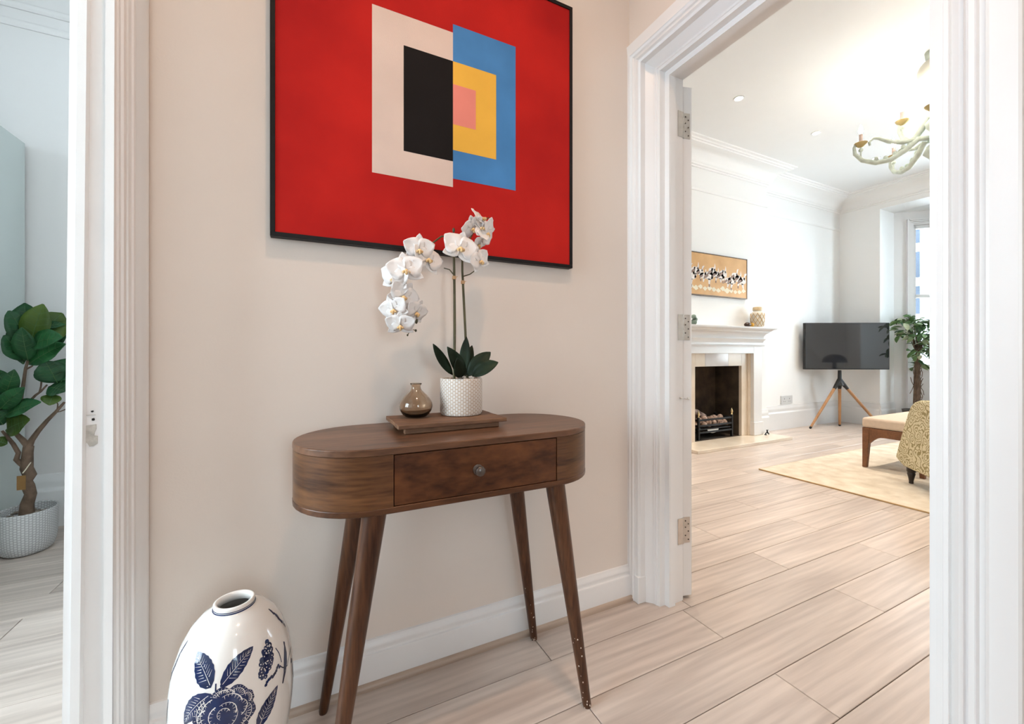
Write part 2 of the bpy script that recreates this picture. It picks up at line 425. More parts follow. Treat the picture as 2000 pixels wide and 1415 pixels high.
# plinth block at the foot
struct(MB().prism([(1.276, YW), (1.272, 1.354), (1.313, 1.352), (1.313, YW)], 0, 0.115).build('trim_plinth', gloss, bevel=0.003))
LP = [(-0.0005, 1.380), (-0.0005, 1.409), (0.012, 1.410), (0.012, XIN + 0.002), (0.03, XIN + 0.002), (0.03, 1.38)]
arch_sweep(LP, DY0, DY1, DZ, 'trim_living_lining', gloss)
arch_sweep([(0.014, XIN + 0.003), (0.014, XIN + 0.0075), (0.128, XIN + 0.0075), (0.128, XIN - 0.004), (0.032, XIN - 0.004)], DY0, DY1, DZ, 'trim_living_inner', gloss)

# architrave and lining of the side-room doorway; both lean a little towards the room at the top
SP = [(0.0002, -0.4112), (0.012, -0.409), (0.014, -0.405), (0.022, -0.404), (0.024, -0.399), (0.034, -0.398), (0.036, -0.403), (0.041, -0.403), (0.043, -0.396),
      (0.056, -0.394), (0.058, -0.390), (0.066, -0.389), (0.069, -0.394), (0.073, -0.388), (0.088, -0.384), (0.097, -0.377), (0.110, -0.374), (0.118, -0.377), (0.118, -0.41)]
arch_sweep([(a, b) for a, b in SP], LY0, LY1, DZ, 'trim_side_doorway', gloss)
def lean_lining():
    prof = [(0.0, -0.411), (0.0, -0.427), (-0.010, -0.429), (-0.010, -0.462), (0.004, -0.464), (0.004, -0.480), (0.0, -0.4815), (-0.001, -0.4945), (-0.02, -0.4945), (-0.02, -0.411)]
    V = []; F = []; n = len(prof)
    for z, k in ((0, -0.006), (DZ + 0.02, 0.012)):
        for a, x in prof: V.append((x + (k if x < -0.45 else k * 0.3), LY1 - a, z))
    for i in range(n): F.append((i, (i + 1) % n, n + (i + 1) % n, n + i))
    F += [tuple(range(n)), tuple(range(n, 2 * n))]
    o = struct(MB().add(V, F).build('trim_side_lining', gloss))
    # old latch recess left in the paint: bare wood patch, keep hole, two screw holes and paint lines
    bare = mat('bare_plaster_patch', (0.50, 0.48, 0.44), 0.9, var=0.18, vscale=70, bump=0.4, bscale=120)
    yy = LY1 + 0.0094
    def blob(pts, m, name, dy):
        me = MB(); V = []
        for u, v in pts:
            p = at(u, v, y=LY1 + 0.0095); V.append((p.x, yy - dy, p.z))
        n = len(V); V2 = [(x, y + 0.0016, z) for x, y, z in V]
        me.add(V + V2, [tuple(range(n))] + [(i, (i + 1) % n, n + (i + 1) % n, n + i) for i in range(n)])
        return me.build(name, m, o)
    blob([(167, 832), (188, 829), (188.5, 838), (185, 845), (184, 851), (191, 852), (190.5, 867), (183, 872), (175, 873), (171, 866), (165, 864), (163, 856), (167, 850)], bare, 'paint_chip', 0.0010)
    blob([(178, 803), (182, 802), (183, 804.5), (180.5, 806), (178, 805)], hole, 'screw_hole', 0.0012)
    blob([(179.5, 818), (184, 817), (185.5, 820), (184, 822), (179.5, 822)], hole, 'screw_hole', 0.0012)
    blob([(165, 811), (187, 810.5), (187, 811.3), (165, 811.9)], bare, 'paint_line', 0.0009)
    blob([(147, 866), (167, 865.5), (167, 866.6), (147, 867.2)], bare, 'paint_line', 0.0009)
lean_lining()

# ------------------------------------------------------------------ living-room door, folded back on three hinges
hA = Vector((1.474, 1.297, 0.014)); e = Vector((0.965, -0.262, 0)); n_ = Vector((0.262, 0.965, 0))
def dpt(a, b, z): return hA + e * a + n_ * b + Vector((0, 0, z))
door = MB()
def obox(mb, a0, a1, b0, b1, z0, z1):
    P = [dpt(a, b, z) for z in (z0, z1) for a, b in ((a0, b0), (a1, b0), (a1, b1), (a0, b1))]
    mb.add(P, [(3, 2, 1, 0), (4, 5, 6, 7), (0, 1, 5, 4), (1, 2, 6, 5), (2, 3, 7, 6), (3, 0, 4, 7)])
obox(door, 0, 0.044, 0, 0.80, 0, 2.235)
dr = struct(door.build('door_1', gloss, bevel=0.002))
for zc in (2.062, 1.178, 0.29):
    hp = MB(); obox(hp, 0.004, 0.034, -0.0016, 0.001, zc - 0.056, zc + 0.056)
    hg = hp.build('hinge', steel, dr)
    k = MB()
    for i in range(5):
        z0 = zc - 0.056 + i * 0.0226
        p = dpt(-0.003, -0.004, z0); k.lathe([(0.0055, 0), (0.0058, 0.001), (0.0058, 0.0205), (0.0055, 0.0215)], 12, p)
    k.build('knuckle', steel, hg)
    fp = MB(); fp.box((1.437, 1.2890, zc - 0.042), (1.467, 1.2906, zc + 0.070)); fp.build('frame_leaf', steel, hg)
    s = MB()
    for a, z in ((0.012, 0.04), (0.026, 0.026), (0.012, 0.012), (0.026, -0.006), (0.012, -0.024), (0.026, -0.042)):
        p = dpt(a, -0.0022, zc + z); s.ball(p, 0.0032, 8, 5)
    s.build('screw', pewter, hg)
hk = MB(); hk.tube([(1.452, 1.290, 0.884), (1.452, 1.280, 0.884), (1.462, 1.272, 0.882), (1.482, 1.272, 0.878), dpt(0.024, -0.012, 0.866), dpt(0.026, -0.002, 0.866)], 0.0022, 8)
hk.ball((1.452, 1.2885, 0.884), 0.0045); hk.ball(dpt(0.026, -0.003, 0.866), 0.006)
hk.build('cabin_hook', steel, dr)

# ------------------------------------------------------------------ living room shell
struct(MB().box((XIN, YB, 0), (4.0, YB + 0.12, CZ)).box((4.98, YB, 0), (XF + 0.1, YB + 0.12, CZ)).box((4.0, YB, 1.05), (4.98, YB + 0.12, CZ)).build('wall_living_back', whitew))
CX0, CX1 = 3.54, 5.436
OX0, OX1, OZ = 4.07, 4.905, 0.92           # fire opening
cb = MB()
cb.box((CX0, YCH, 0), (OX0 - 0.06, YB, CZ)); cb.box((OX1 + 0.06, YCH, 0), (CX1, YB, CZ)); cb.box((OX0 - 0.06, YCH, OZ + 0.1), (OX1 + 0.06, YB, CZ))
struct(cb.build('wall_chimney_breast', whitew))
wall('wall_living_front', (XIN, YS - 0.1, 0), (XF, YS, CZ), whitew)
# window wall with the bay opening y 0.45..3.07, z up to 3.2
BY0, BY1, BZ = 0.45, 3.07, 3.2
for nm_, ya_, yb_, za_ in (('wall_far', BY1, YB + 0.12, 0), ('wall_far_near_side', YS - 0.1, BY0, 0), ('wall_far_header', BY0, BY1, BZ)):
    wall(nm_, (XF, ya_, za_), (XF + 0.42, yb_, CZ), whitew)
struct(MB().box((XF + 0.4, BY0, BZ), (8.95, BY1, BZ + 0.08)).build('ceiling_bay', ceilm))
for i in range(6):
    yy0 = BY0 + i * (BY1 - BY0) / 6
    plank(XF, 8.74, yy0, yy0 + (BY1 - BY0) / 6)

CORN = [(0, 0), (-0.22, 0), (-0.215, 0.012), (-0.20, 0.016), (-0.195, 0.03), (-0.175, 0.032), (-0.165, 0.045), (-0.15, 0.05), (-0.12, 0.062), (-0.09, 0.085), (-0.062, 0.12), (-0.045, 0.165), (-0.04, 0.19), (-0.03, 0.195), (-0.028, 0.215), (-0.016, 0.222), (-0.012, 0.25), (0, 0.255)]
def cornice(name, A, B, out):
    return struct(MB().sweep(CORN, Vector(A) + Vector((0, 0, CZ)), Vector(B) + Vector((0, 0, CZ)), (0, 0, 1), out).build(name, whitew))
cornice('trim_cornice_back', (CX1, YB, 0), (XF, YB, 0), (0, -1, 0))
def chimney_ring(name, prof, zb):
    """moulding carried round the two outer corners of the chimney breast, mitred"""
    V = []; F = []; n = len(prof)
    for cx_, cy_, sx_, sy_ in ((CX0, YB, -1, 0), (CX0, YCH, -1, -1), (CX1, YCH, 1, -1), (CX1, YB, 1, 0)):
        V += [(cx_ + sx_ * p, cy_ + sy_ * p, zb + z) for z, p in prof]
    for j in range(3):
        for i in range(n): F.append((j * n + i, j * n + (i + 1) % n, (j + 1) * n + (i + 1) % n, (j + 1) * n + i))
    F += [tuple(range(n)), tuple(range(3 * n, 4 * n))]
    struct(MB().add(V, F).build(name, whitew))
chimney_ring('trim_cornice_chimney', CORN, CZ)
cornice('trim_cornice_far', (XF, YS, 0), (XF, YB, 0), (-1, 0, 0))
cornice('trim_cornice_alcove', (XIN, YB, 0), (CX0, YB, 0), (0, -1, 0))
rail = [(0, 0), (0, 0.008), (0.01, 0.016), (0.02, 0.02), (0.032, 0.02), (0.036, 0.012), (0.045, 0.010), (0.05, 0)]
for nm, A, B, o in (('trim_rail_back', (CX1, YB, 3.0), (XF, YB, 3.0), (0, -1, 0)),):
    struct(MB().sweep(rail, A, B, (0, 0, 1), o).build(nm, whitew))
chimney_ring('trim_rail_chimney', rail, 3.0)
skirt('baseboard_living_back', (CX1, YB, 0), (XF, YB, 0), (0, -1, 0), 0.34, gloss, 0.022)
skirt('baseboard_chimney', (5.23, YCH, 0), (CX1 + 0.02, YCH, 0), (0, -1, 0), 0.34, gloss, 0.022)
skirt('baseboard_chimney_return', (CX1, YB, 0), (CX1, YCH, 0), (1, 0, 0), 0.34, gloss, 0.022)
skirt('baseboard_far', (XF, BY1, 0), (XF, YB, 0), (-1, 0, 0), 0.34, gloss, 0.022)
skirt('baseboard_bay', (XF - 0.01, BY1, 0), (XF + 0.42, BY1, 0), (0, -1, 0), 0.34, gloss, 0.022)

# bay: two angled lights and a front light, each a sash window
def window(name, A, B, glaze0, glaze1, cols):
    """wall panel from A to B (plan), with a glazed sash between the fractions glaze0, glaze1"""
    A = Vector((*A, 0)); B = Vector((*B, 0)); d = (B - A); L_ = d.length; d.normalize(); nn = Vector((d.y, -d.x, 0))
    if nn.x > 0: nn = -nn
    mb = MB()
    def bx(mb, s0, s1, z0, z1, o0, o1):
        P = [A + d * s + nn * o + Vector((0, 0, z)) for z in (z0, z1) for s, o in ((s0, o0), (s1, o0), (s1, o1), (s0, o1))]
        mb.add(P, [(3, 2, 1, 0), (4, 5, 6, 7), (0, 1, 5, 4), (1, 2, 6, 5), (2, 3, 7, 6), (3, 0, 4, 7)])
    g0, g1 = glaze0 * L_, glaze1 * L_
    z0, z1 = 0.86, 3.0
    bx(mb, 0, g0, 0, BZ, -0.12, 0); bx(mb, g1, L_, 0, BZ, -0.12, 0); bx(mb, g0, g1, 0, z0, -0.12, 0); bx(mb, g0, g1, z1, BZ, -0.12, 0)
    o = struct(mb.build(name, gloss))
    f = MB()
    for s in (g0, g1):
        sg = 1 if s == g0 else -1
        for k in range(4): bx(f, *(sorted((s - sg * 0.022 * k, s - sg * (0.022 * k + 0.018)))), 0, z1 + 0.02 + 0.022 * k, 0, 0.012 + 0.008 * k)
    for k in range(4): bx(f, g0 - 0.02 * k, g1 + 0.02 * k, z1 + 0.022 * k, z1 + 0.018 + 0.022 * k, 0, 0.012 + 0.008 * k)
    f.build('window_frame', gloss, o)
    s2 = MB()
    bx(s2, g0, g0 + 0.05, z0, z1, -0.08, -0.04); bx(s2, g1 - 0.05, g1, z0, z1, -0.08, -0.04)
    for z in (z0, (z0 + z1) / 2 - 0.02, z1 - 0.05): bx(s2, g0, g1, z, z + 0.05, -0.08, -0.04)
    for c in range(1, cols):
        s = g0 + (g1 - g0) * c / cols; bx(s2, s - 0.012, s + 0.012, z0, z1, -0.075, -0.045)
    s2.build('sash', gloss, o)
    si = MB(); bx(si, g0 - 0.08, g1 + 0.08, z0 - 0.035, z0, 0, 0.09); si.build('window_sill', gloss, o)
    for c in range(cols):
        for z in ((z0 + 0.05, (z0 + z1) / 2 - 0.02), ((z0 + z1) / 2 + 0.03, z1 - 0.05)):
            p = MB(); bx(p, g0 + (g1 - g0) * c / cols + 0.012, g0 + (g1 - g0) * (c + 1) / cols - 0.012, z[0], z[1], -0.062, -0.058); p.build('pane', paneM, o)
    return o
window('window_1', (XF + 0.42, BY1), (8.62, 2.44), 0.26, 0.94, 1)
window('window_2', (8.62, 2.44), (8.62, 1.08), 0.07, 0.93, 2)
window('window_3', (8.62, 1.08), (XF + 0.42, BY0), 0.06, 0.74, 1)

# the house across the street, seen through the angled light
hr = ray(1800, 560); hd = Vector((hr.x, hr.y, 0)).normalized(); hside = Vector((hd.y, -hd.x, 0))
hc = hd * 27.0
bld = thing('town_house', (hc.x, hc.y, -1.5), 'pale town house across the street seen through the bay window', 'building')
stone = mat('pale_stone', (0.62, 0.63, 0.66), 0.8, var=0.05, vscale=0.4)
hwin = mat('dim_window', (0.030, 0.036, 0.048), 0.6, var=0.2, vscale=0.5, spec=0.1)
def hbox(s0, s1, z0, z1, o0, o1):
    P = [hc + hside * s + hd * o + Vector((0, 0, z)) for z in (z0, z1) for s, o in ((s0, o0), (s1, o0), (s1, o1), (s0, o1))]
    return MB().add(P, [(3, 2, 1, 0), (4, 5, 6, 7), (0, 1, 5, 4), (1, 2, 6, 5), (2, 3, 7, 6), (3, 0, 4, 7)])
hbox(-4, 9, -1.5, 8.3, 0, 3).build('wall', stone, bld)
hbox(-4.1, 9.1, 8.1, 8.6, -0.25, 3).build('roof_ledge', stone, bld)
for c in range(8):
    for (z0, z1) in ((6.2, 7.6), (4.6, 5.8), (2.9, 4.2), (0.4, 1.7)):
        hbox(-0.55 + c * 0.95, -0.05 + c * 0.95, z0, z1, -0.05, 0.05).build('window', hwin, bld)

# ------------------------------------------------------------------ side room
wall('wall_side_back', (-3.45, YB, 0), (XL, YB + 0.12, CZ), coolw)
ws = MB(); ws.box((-3.45, -0.35, 0), (-3.35, -0.3, CZ)); ws.box((-3.45, 2.5, 0), (-3.35, YB, CZ)); ws.box((-3.45, -0.3, 0), (-3.35, 2.5, 0.6)); ws.box((-3.45, -0.3, 3.1), (-3.35, 2.5, CZ))
struct(ws.build('wall_side_window', coolw))
wall('wall_side_front', (-3.45, -0.45, 0), (XLB, -0.35, CZ), coolw)
w4 = struct(MB().box((-3.42, -0.3, 0.25), (-3.36, -0.23, 3.1)).box((-3.42, 2.43, 0.25), (-3.36, 2.5, 3.1)).box((-3.42, -0.23, 0.6), (-3.36, 2.43, 0.67)).box((-3.42, -0.23, 3.03), (-3.36, 2.43, 3.1)).box((-3.42, 1.07, 0.32), (-3.36, 1.13, 3.03)).build('window_4', gloss))
for y0, y1 in ((-0.23, 1.07), (1.13, 2.43)): MB().box((-3.395, y0, 0.67), (-3.385, y1, 3.03)).build('pane', paneM, w4)
skirt('baseboard_side_room', (-3.35, YB, 0), (XLB, YB, 0), (0, -1, 0), 0.33, gloss, 0.022)
struct(MB().sweep(rail, (-3.35, YB, 3.06), (XLB, YB, 3.06), (0, 0, 1), (0, -1, 0)).build('trim_rail_side', coolw))
struct(MB().sweep(rail, (-3.35, YB, 3.17), (XLB, YB, 3.17), (0, 0, 1), (0, -1, 0)).build('trim_rail_side_upper', coolw))

wd = thing('wardrobe', (-1.85, 3.1, 0), 'tall pale grey-green wardrobe standing behind the fiddle leaf fig', 'wardrobe')
wm = mat('grey_green_lacquer', (0.60, 0.655, 0.64), 0.45, var=0.02, vscale=3)
MB().box((-2.6, 2.32, 0.08), (-1.535, 3.555, 2.35)).build('carcass', wm, wd, 0.003)
MB().box((-2.58, 2.36, 0), (-1.56, 3.54, 0.08)).build('plinth', wm, wd)
for x0 in (-2.598, -2.065):
    d_ = MB().box((x0, 2.298, 0.09), (x0 + 0.528, 2.318, 2.345)).build('door', wm, wd, 0.002)
    MB().tube([(x0 + (0.48 if x0 < -2.2 else 0.05), 2.28, 1.0), (x0 + (0.48 if x0 < -2.2 else 0.05), 2.28, 1.25)], 0.006).build('handle', steel, d_)

# ------------------------------------------------------------------ console table
TX, TY, TZ, TB = 0.404, 1.211, 0.852, 0.692
TL, TR = 0.252, 0.188
def stadium(L_, r, n=20, cx=TX, cy=TY):
    P = []
    for i in range(n + 1): a = -PI / 2 + PI * i / n; P.append((cx + L_ + r * math.cos(a), cy + r * math.sin(a)))
    for i in range(n + 1): a = PI / 2 + PI * i / n; P.append((cx - L_ + r * math.cos(a), cy + r * math.sin(a)))
    return P
tb = thing('console_table', (TX, TY, 0), 'dark brown wooden console table with rounded ends, one drawer and splayed round legs', 'table')
o_t = (TX, TY, TZ)
MB().prism(stadium(TL, TR), TZ - 0.018, TZ).build('table_top', walnut_top, tb, 0.0025, origin=o_t)
MB().prism(stadium(TL, TR), TB, TB + 0.016).build('bottom_panel', walnut, tb, 0.0025, origin=o_t)
# drawer opening in the flat front between x 0.19 and 0.655
DX0, DX1, DZ0, DZ1 = 0.186, 0.652, 0.7085, 0.8335
yf = TY - TR
for sg in (-1, 1):
    P = []
    for i in range(25): a = (-PI / 2 + PI * i / 24); P.append((TX + sg * (TL + (TR - 0.0008) * math.cos(a)), TY + (TR - 0.0008) * math.sin(a)))
    P2 = [(TX + sg * (TL + (TR - 0.03) * math.cos(-PI / 2 + PI * i / 24)), TY + (TR - 0.03) * math.sin(-PI / 2 + PI * i / 24)) for i in range(25)][::-1]
    xe = DX0 if sg < 0 else DX1
    poly = [(xe, yf + 0.0008)] + P + [(TX + sg * 0.2, YW - 0.018)][:0] + P2 + [(xe, yf + 0.03)]
    MB().prism(poly, TB + 0.016, TZ - 0.018).build('curved_end', walnut_end, tb, origin=o_t)
MB().box((TX - TL, TY + TR - 0.03, TB + 0.016), (TX + TL, TY + TR - 0.001, TZ - 0.018)).build('back_panel', walnut, tb, origin=o_t)
MB().box((DX0, yf + 0.035, TB + 0.017), (DX1, yf + 0.04, TZ - 0.019)).build('drawer_recess', hole, tb, origin=o_t)
dw = MB().box((DX0 + 0.002, yf + 0.002, DZ0 + 0.001), (DX1 - 0.002, yf + 0.022, DZ1 - 0.0015)).build('drawer', walnut_drw, tb, 0.0012, origin=(TX, yf + 0.31, 0.77))
kb = MB()
kpos = at(937, 920, y=yf - 0.012)
prof = [(0.0135, 0), (0.014, 0.002), (0.011, 0.0035), (0.006, 0.006), (0.0055, 0.011), (0.010, 0.014), (0.0135, 0.018), (0.0132, 0.022), (0.009, 0.0255), (0.003, 0.027)]
kb.lathe(prof, 24)
kb.v = [(kpos.x + x, yf + 0.002 - z, kpos.z + y) for x, y, z in kb.v]
kb.build('knob', pewter, dw)
speck = mat('chipped_paint_fleck', (0.62, 0.50, 0.42), 0.8, var=0.1)
for sx in (-1, 1):
    for top_y, foot_y in ((1.053, 1.034), (1.332, 1.366)):
        top = Vector((TX + sx * 0.258, top_y, TB + 0.001)); foot = Vector((TX + sx * 0.362, foot_y, 0))
        pts = [foot, foot + (top - foot) * 0.012, foot + (top - foot) * 0.3, foot + (top - foot) * 0.6, top]
        n = 20; mb = MB(); V = []; F = []
        rad = [0.0115, 0.0135, 0.0185, 0.0235, 0.0295]
        for p, r in zip(pts, rad):
            for i in range(n): a = 2 * PI * i / n; V.append((p.x + r * math.cos(a), p.y + r * math.sin(a), p.z))
        for j in range(len(pts) - 1):
            for i in range(n): F.append((j * n + i, j * n + (i + 1) % n, (j + 1) * n + (i + 1) % n, (j + 1) * n + i))
        mb.add(V, F, True); mb.f += [tuple(range(n))[::-1], tuple((len(pts) - 1) * n + i for i in range(n))]; mb.sm += [False, False]
        lg = mb.build('leg', walnut_leg, tb, origin=foot)
        if sx > 0 :
            rs = random.Random(5 + int(foot_y * 10)); sp = MB()
            for k in range(16):
                f = rs.random() ** 2.2 * 0.32; c = foot + (top - foot) * f; r = 0.0132 + 0.0158 * f
                a = -PI / 2 - 0.5 + rs.uniform(-0.9, 0.9)
                sp.ball((c.x + r * math.cos(a), c.y + r * math.sin(a), c.z + 0.003), rs.uniform(0.0009, 0.0022), 6, 4, (1, 1, 1.4))
            sp.build('paint_chip', speck, lg)['kind'] = 'stuff'

# ------------------------------------------------------------------ tray, amber vase, orchid
TT = 0.880
traym = wood('rustic_tray_wood', (0.085, 0.036, 0.016), (0.25, 0.125, 0.062), (3, 18, 18), 1.0, 0.65, 0, 0, 0.5)
ty = thing('tray', (0.3875, 1.2545, TZ), 'low rustic brown wooden tray on the console table', 'tray')
tm = MB(); rs = random.Random(3)
nx = 30; V = []; F = []
for j, (yy, zz) in enumerate(((1.154, TT), (1.1535, TT - 0.012), (1.356, TT), (1.3565, TT - 0.012))):
    pass
def jag(): return rs.uniform(-0.0016, 0.0016)
poly = [(0.223 + (0.552 - 0.223) * i / nx, 1.154 + jag()) for i in range(nx + 1)] + [(0.552 + jag(), 1.154 + 0.2015 * i / 14) for i in range(1, 14)] + [(0.552 - (0.552 - 0.223) * i / nx, 1.3555 + jag()) for i in range(nx + 1)] + [(0.223 + jag(), 1.3555 - 0.2015 * i / 14) for i in range(1, 14)]
tm.prism(poly, TT - 0.011, TT).build('board', traym, ty, 0.0012, origin=(0.3875, 1.2545, TT))
for y0 in (1.168, 1.322):
    MB().box((0.243, y0, TZ + 0.0005), (0.532, y0 + 0.02, TT - 0.010)).build('runner', traym, ty, 0.002, origin=(0.3875, y0, TT))

glassm = mat('amber_glass', (0.80, 0.68, 0.56), 0.03, trans=1.0, ior=1.45)
av = thing('bud_vase', (0.303, 1.292, TT), 'small squat amber glass bud vase beside the orchid pot', 'vase')
outp = [(0.0, 0.0), (0.022, 0.0), (0.032, 0.002), (0.041, 0.010), (0.0485, 0.022), (0.0515, 0.034), (0.0495, 0.046), (0.043, 0.057), (0.034, 0.068), (0.0245, 0.077), (0.0175, 0.084), (0.0148, 0.090), (0.0142, 0.096), (0.0158, 0.1005), (0.0178, 0.103), (0.0182, 0.1045), (0.0172, 0.1055)]
inp = [(0.0155, 0.1045), (0.0135, 0.099), (0.0122, 0.094), (0.0128, 0.088), (0.0158, 0.082), (0.0228, 0.0745), (0.032, 0.0655), (0.041, 0.055), (0.0472, 0.0455), (0.0492, 0.034), (0.0462, 0.0235), (0.038, 0.013), (0.028, 0.008), (0.0, 0.0075)]
MB().lathe(outp + inp, 40, (0.303, 1.292, TT + 0.0006), cap=False).build('glass_body', glassm, av, sharp=False)

potm = weave('ribbed_cream_ceramic', (0.80, 0.745, 0.70), (0.60, 0.47, 0.36), 52, 88, 0.9)
oc = Vector((0.452, 1.293, TT))
orchid = thing('potted_orchid', oc, 'white flowering orchid in a textured cream pot on the console table', 'plant')
PR = 0.0685; PH = 0.118
pp = [(0, 0), (PR - 0.007, 0), (PR - 0.003, 0.002), (PR - 0.0015, 0.006), (PR, 0.010), (PR, PH - 0.006), (PR - 0.0006, PH - 0.002), (PR - 0.003, PH), (PR - 0.007, PH - 0.001), (PR - 0.0075, PH - 0.02), (0, PH - 0.021)]
MB().lathe(pp, 48, oc + Vector((0, 0, 0.0006)), cap=False).build('pot', potm, orchid, origin=oc + Vector((0, 0, 0.0006)))
peb = mat('pebble_mix', (0.42, 0.33, 0.27), 0.8, var=0.5, vscale=40)
pb = MB(); rs = random.Random(11)
for k in range(90):
    a = rs.uniform(0, 2 * PI); r = PR * 0.86 * math.sqrt(rs.random())
    pb.ball((oc.x + r * math.cos(a), oc.y + r * math.sin(a), oc.z + PH - 0.016 + rs.uniform(0, 0.013)), rs.uniform(0.004, 0.008), 7, 5, (1, rs.uniform(0.7, 1), 0.7))
po = pb.build('pebbles', peb, orchid); po['kind'] = 'stuff'
stemm = mat('orchid_stem', (0.085, 0.075, 0.03), 0.5, var=0.35, vscale=25)
leafo = mat('orchid_leaf', (0.012, 0.024, 0.012), 0.5, var=0.5, vscale=14, spec=0.25)
tie = mat('raffia_tie', (0.62, 0.38, 0.20), 0.7, var=0.1)
YO = 1.295
def op(u, v, dy=0.0): return at(u, v, y=YO + dy)
zs = oc.z + PH - 0.02
s1 = [Vector((op(887, 735).x, YO, zs)), op(887.5, 690), op(888, 640), op(887.5, 560), op(887, 520), op(886, 480), op(880, 462, -.005), op(862, 462, -.012), op(838, 480, -.02), op(812, 505, -.025), op(795, 540, -.02), op(788, 575, -.015), op(787, 612, -.01), op(795, 645, -.01)]
MB().tube(s1, [0.0046, 0.0045, 0.0044, 0.0042, 0.004, 0.0034, 0.003, 0.0028, 0.0026, 0.0024, 0.0022, 0.002, 0.0018, 0.0015], 10).build('stem', stemm, orchid)
s2 = [Vector((op(915, 735).x, YO + 0.01, zs)), op(911, 690, .01), op(908.5, 640, .01), op(905, 570, .01), op(903, 530, .01), op(903, 500, .005), op(912, 475), op(926, 452), op(945, 432, -.005), op(955, 425, -.01)]
MB().tube(s2, [0.0048, 0.0044, 0.004, 0.004, 0.0037, 0.0034, 0.003, 0.0026, 0.0022, 0.002], 10).build('stem', stemm, orchid)
for (u, v) in ((887, 543), (904, 552)):
    p = op(u, v, 0.0 if u < 900 else 0.01); t_ = MB().lathe([(0.0062, -0.005), (0.0066, -0.002), (0.0066, 0.003), (0.006, 0.006)], 12, p); t_.tube([p + Vector((0.003, -0.006, 0)), p + Vector((0.009, -0.007, 0.004))], 0.0012, 6); t_.build('tie', tie, orchid)
for pts in ([(887, 538), (878, 527), (867, 524)], [(905, 540), (918, 536), (930, 527)], [(938, 515), (930, 505), (928, 498)]):
    MB().tube([op(u, v) for u, v in pts], [0.002, 0.0018, 0.0016], 7).build('side_shoot', stemm, orchid)

def blade(base, tip, width, normal, cup=0.2, bend=0.0, nseg=8, taper=0.0, thick=0.0012, wav=0.0):
    """leaf or petal between two points, widest past the middle, cupped along its midrib, with real thickness"""
    base, tip = Vector(base), Vector(tip); d = tip - base; L_ = d.length; dn = d.normalized()
    side = dn.cross(Vector(normal)).normalized(); nn = side.cross(dn).normalized()
    V = []; F = []; W = 5
    for layer in (0, 1):
        for j in range(nseg + 1):
            t = j / nseg
            wv = math.sin(PI * min(1, max(0.0, t ** (0.75 + taper)))) ** 0.72 * width / 2 if 0 < t < 1 else width * 0.03
            c = base + d * t + nn * (bend * L_ * 4 * t * (1 - t))
            for i in range(W):
                s_ = (i / (W - 1) - 0.5) * 2
                V.append(c + side * (wv * s_) + nn * (cup * wv * s_ * s_ + wav * width * math.sin(t * 14 + s_ * 2) * abs(s_)) - nn * (thick * layer))
    n1 = (nseg + 1) * W
    for j in range(nseg):
        for i in range(W - 1):
            a = j * W + i; F.append((a, a + 1, a + W + 1, a + W)); F.append((n1 + a, n1 + a + W, n1 + a + W + 1, n1 + a + 1))
    ring = [i for i in range(W)] + [j * W + W - 1 for j in range(1, nseg + 1)] + [nseg * W + i for i in range(W - 2, -1, -1)] + [j * W for j in range(nseg - 1, 0, -1)]
    for k in range(len(ring)):
        a, b = ring[k], ring[(k + 1) % len(ring)]; F.append((a, n1 + a, n1 + b, b))
    return MB().add(V, F, True)
camn = Vector((0, 0, EYE))
for bu, bv, tu, tv, wd_, dyb, dyt, bend in ((884, 733, 846, 672, 0.030, -.03, -.05, -0.08), (905, 735, 874, 678, 0.044, -.03, -.07, 0.06), (905, 735, 911, 658, 0.036, -.01, 0.0, 0.0),
                                        (908, 735, 922, 675, 0.034, 0.0, 0.02, 0.03), (914, 735, 958, 688, 0.050, -.02, -.02, 0.10), (922, 735, 973, 708, 0.048, -.03, -.06, 0.12), (900, 738, 893, 700, 0.04, -.04, -.09, 0.05)):
    b_ = op(bu, bv, dyb); t2 = op(tu, tv, dyt)
    blade(b_, t2, wd_, camn - t2 + Vector((0, 0, 0.6)), 0.35, bend, 10, 0.15, 0.0022).build('leaf', leafo, orchid, sharp=False)

petm = mat('orchid_petal', (0.84, 0.80, 0.78), 0.5, var=0.03, vscale=20)
lipm = mat('orchid_lip', (0.74, 0.50, 0.24), 0.45, var=0.35, vscale=70)
def petal_mesh(ln, wd, cup, bend): return blade((0, 0, 0), (0, 0, ln), wd, (0, -1, 0), cup, bend, 7, -0.12, 0.0006, 0.03).mesh('petal')
sep = petal_mesh(0.050, 0.037, 0.12, -0.07); big = petal_mesh(0.054, 0.062, 0.10, -0.06)
for me in (sep, big): me.materials.append(petm)
lip = MB(); lip.ball((0, -0.004, -0.003), 0.006, 9, 6, (1, 1.2, 1)); lip.ball((0, -0.010, -0.008), 0.005, 8, 6, (0.8, 1.2, 1.3)); lip.ball((-0.007, -0.006, -0.006), 0.0045, 8, 6); lip.ball((0.007, -0.006, -0.006), 0.0045, 8, 6)
lipme = lip.mesh('flower'); lipme.materials.append(lipm)
flowers = [(819, 488, -.035, 0.92, 12, 8, 0), (836, 507, -.03, 1.02, 30, -6, 20), (793, 528, -.045, 1.05, 5, 0, -12), (770, 543, -.02, 0.95, -35, 10, 10), (788, 579, -.03, 0.92, 20, 15, 30), (769, 605, -.02, 0.85, -20, 20, -20),
           (814, 611, -.02, 0.80, 40, 22, 15), (782, 636, -.03, 0.84, -5, 28, 0), (899, 485, -.045, 1.12, 12, -4, 15), (939, 510, -.035, 0.86, 38, 6, -30), (924, 446, -.03, 0.85, 40, 30, -40), (942, 428, -.02, 0.85, 50, -35, 25), (952, 455, -.025, 0.9, 52, 25, 60), (936, 478, -.01, 0.72, 55, 45, 0), (940, 446, -.035, 0.8, 30, -25, 100)]
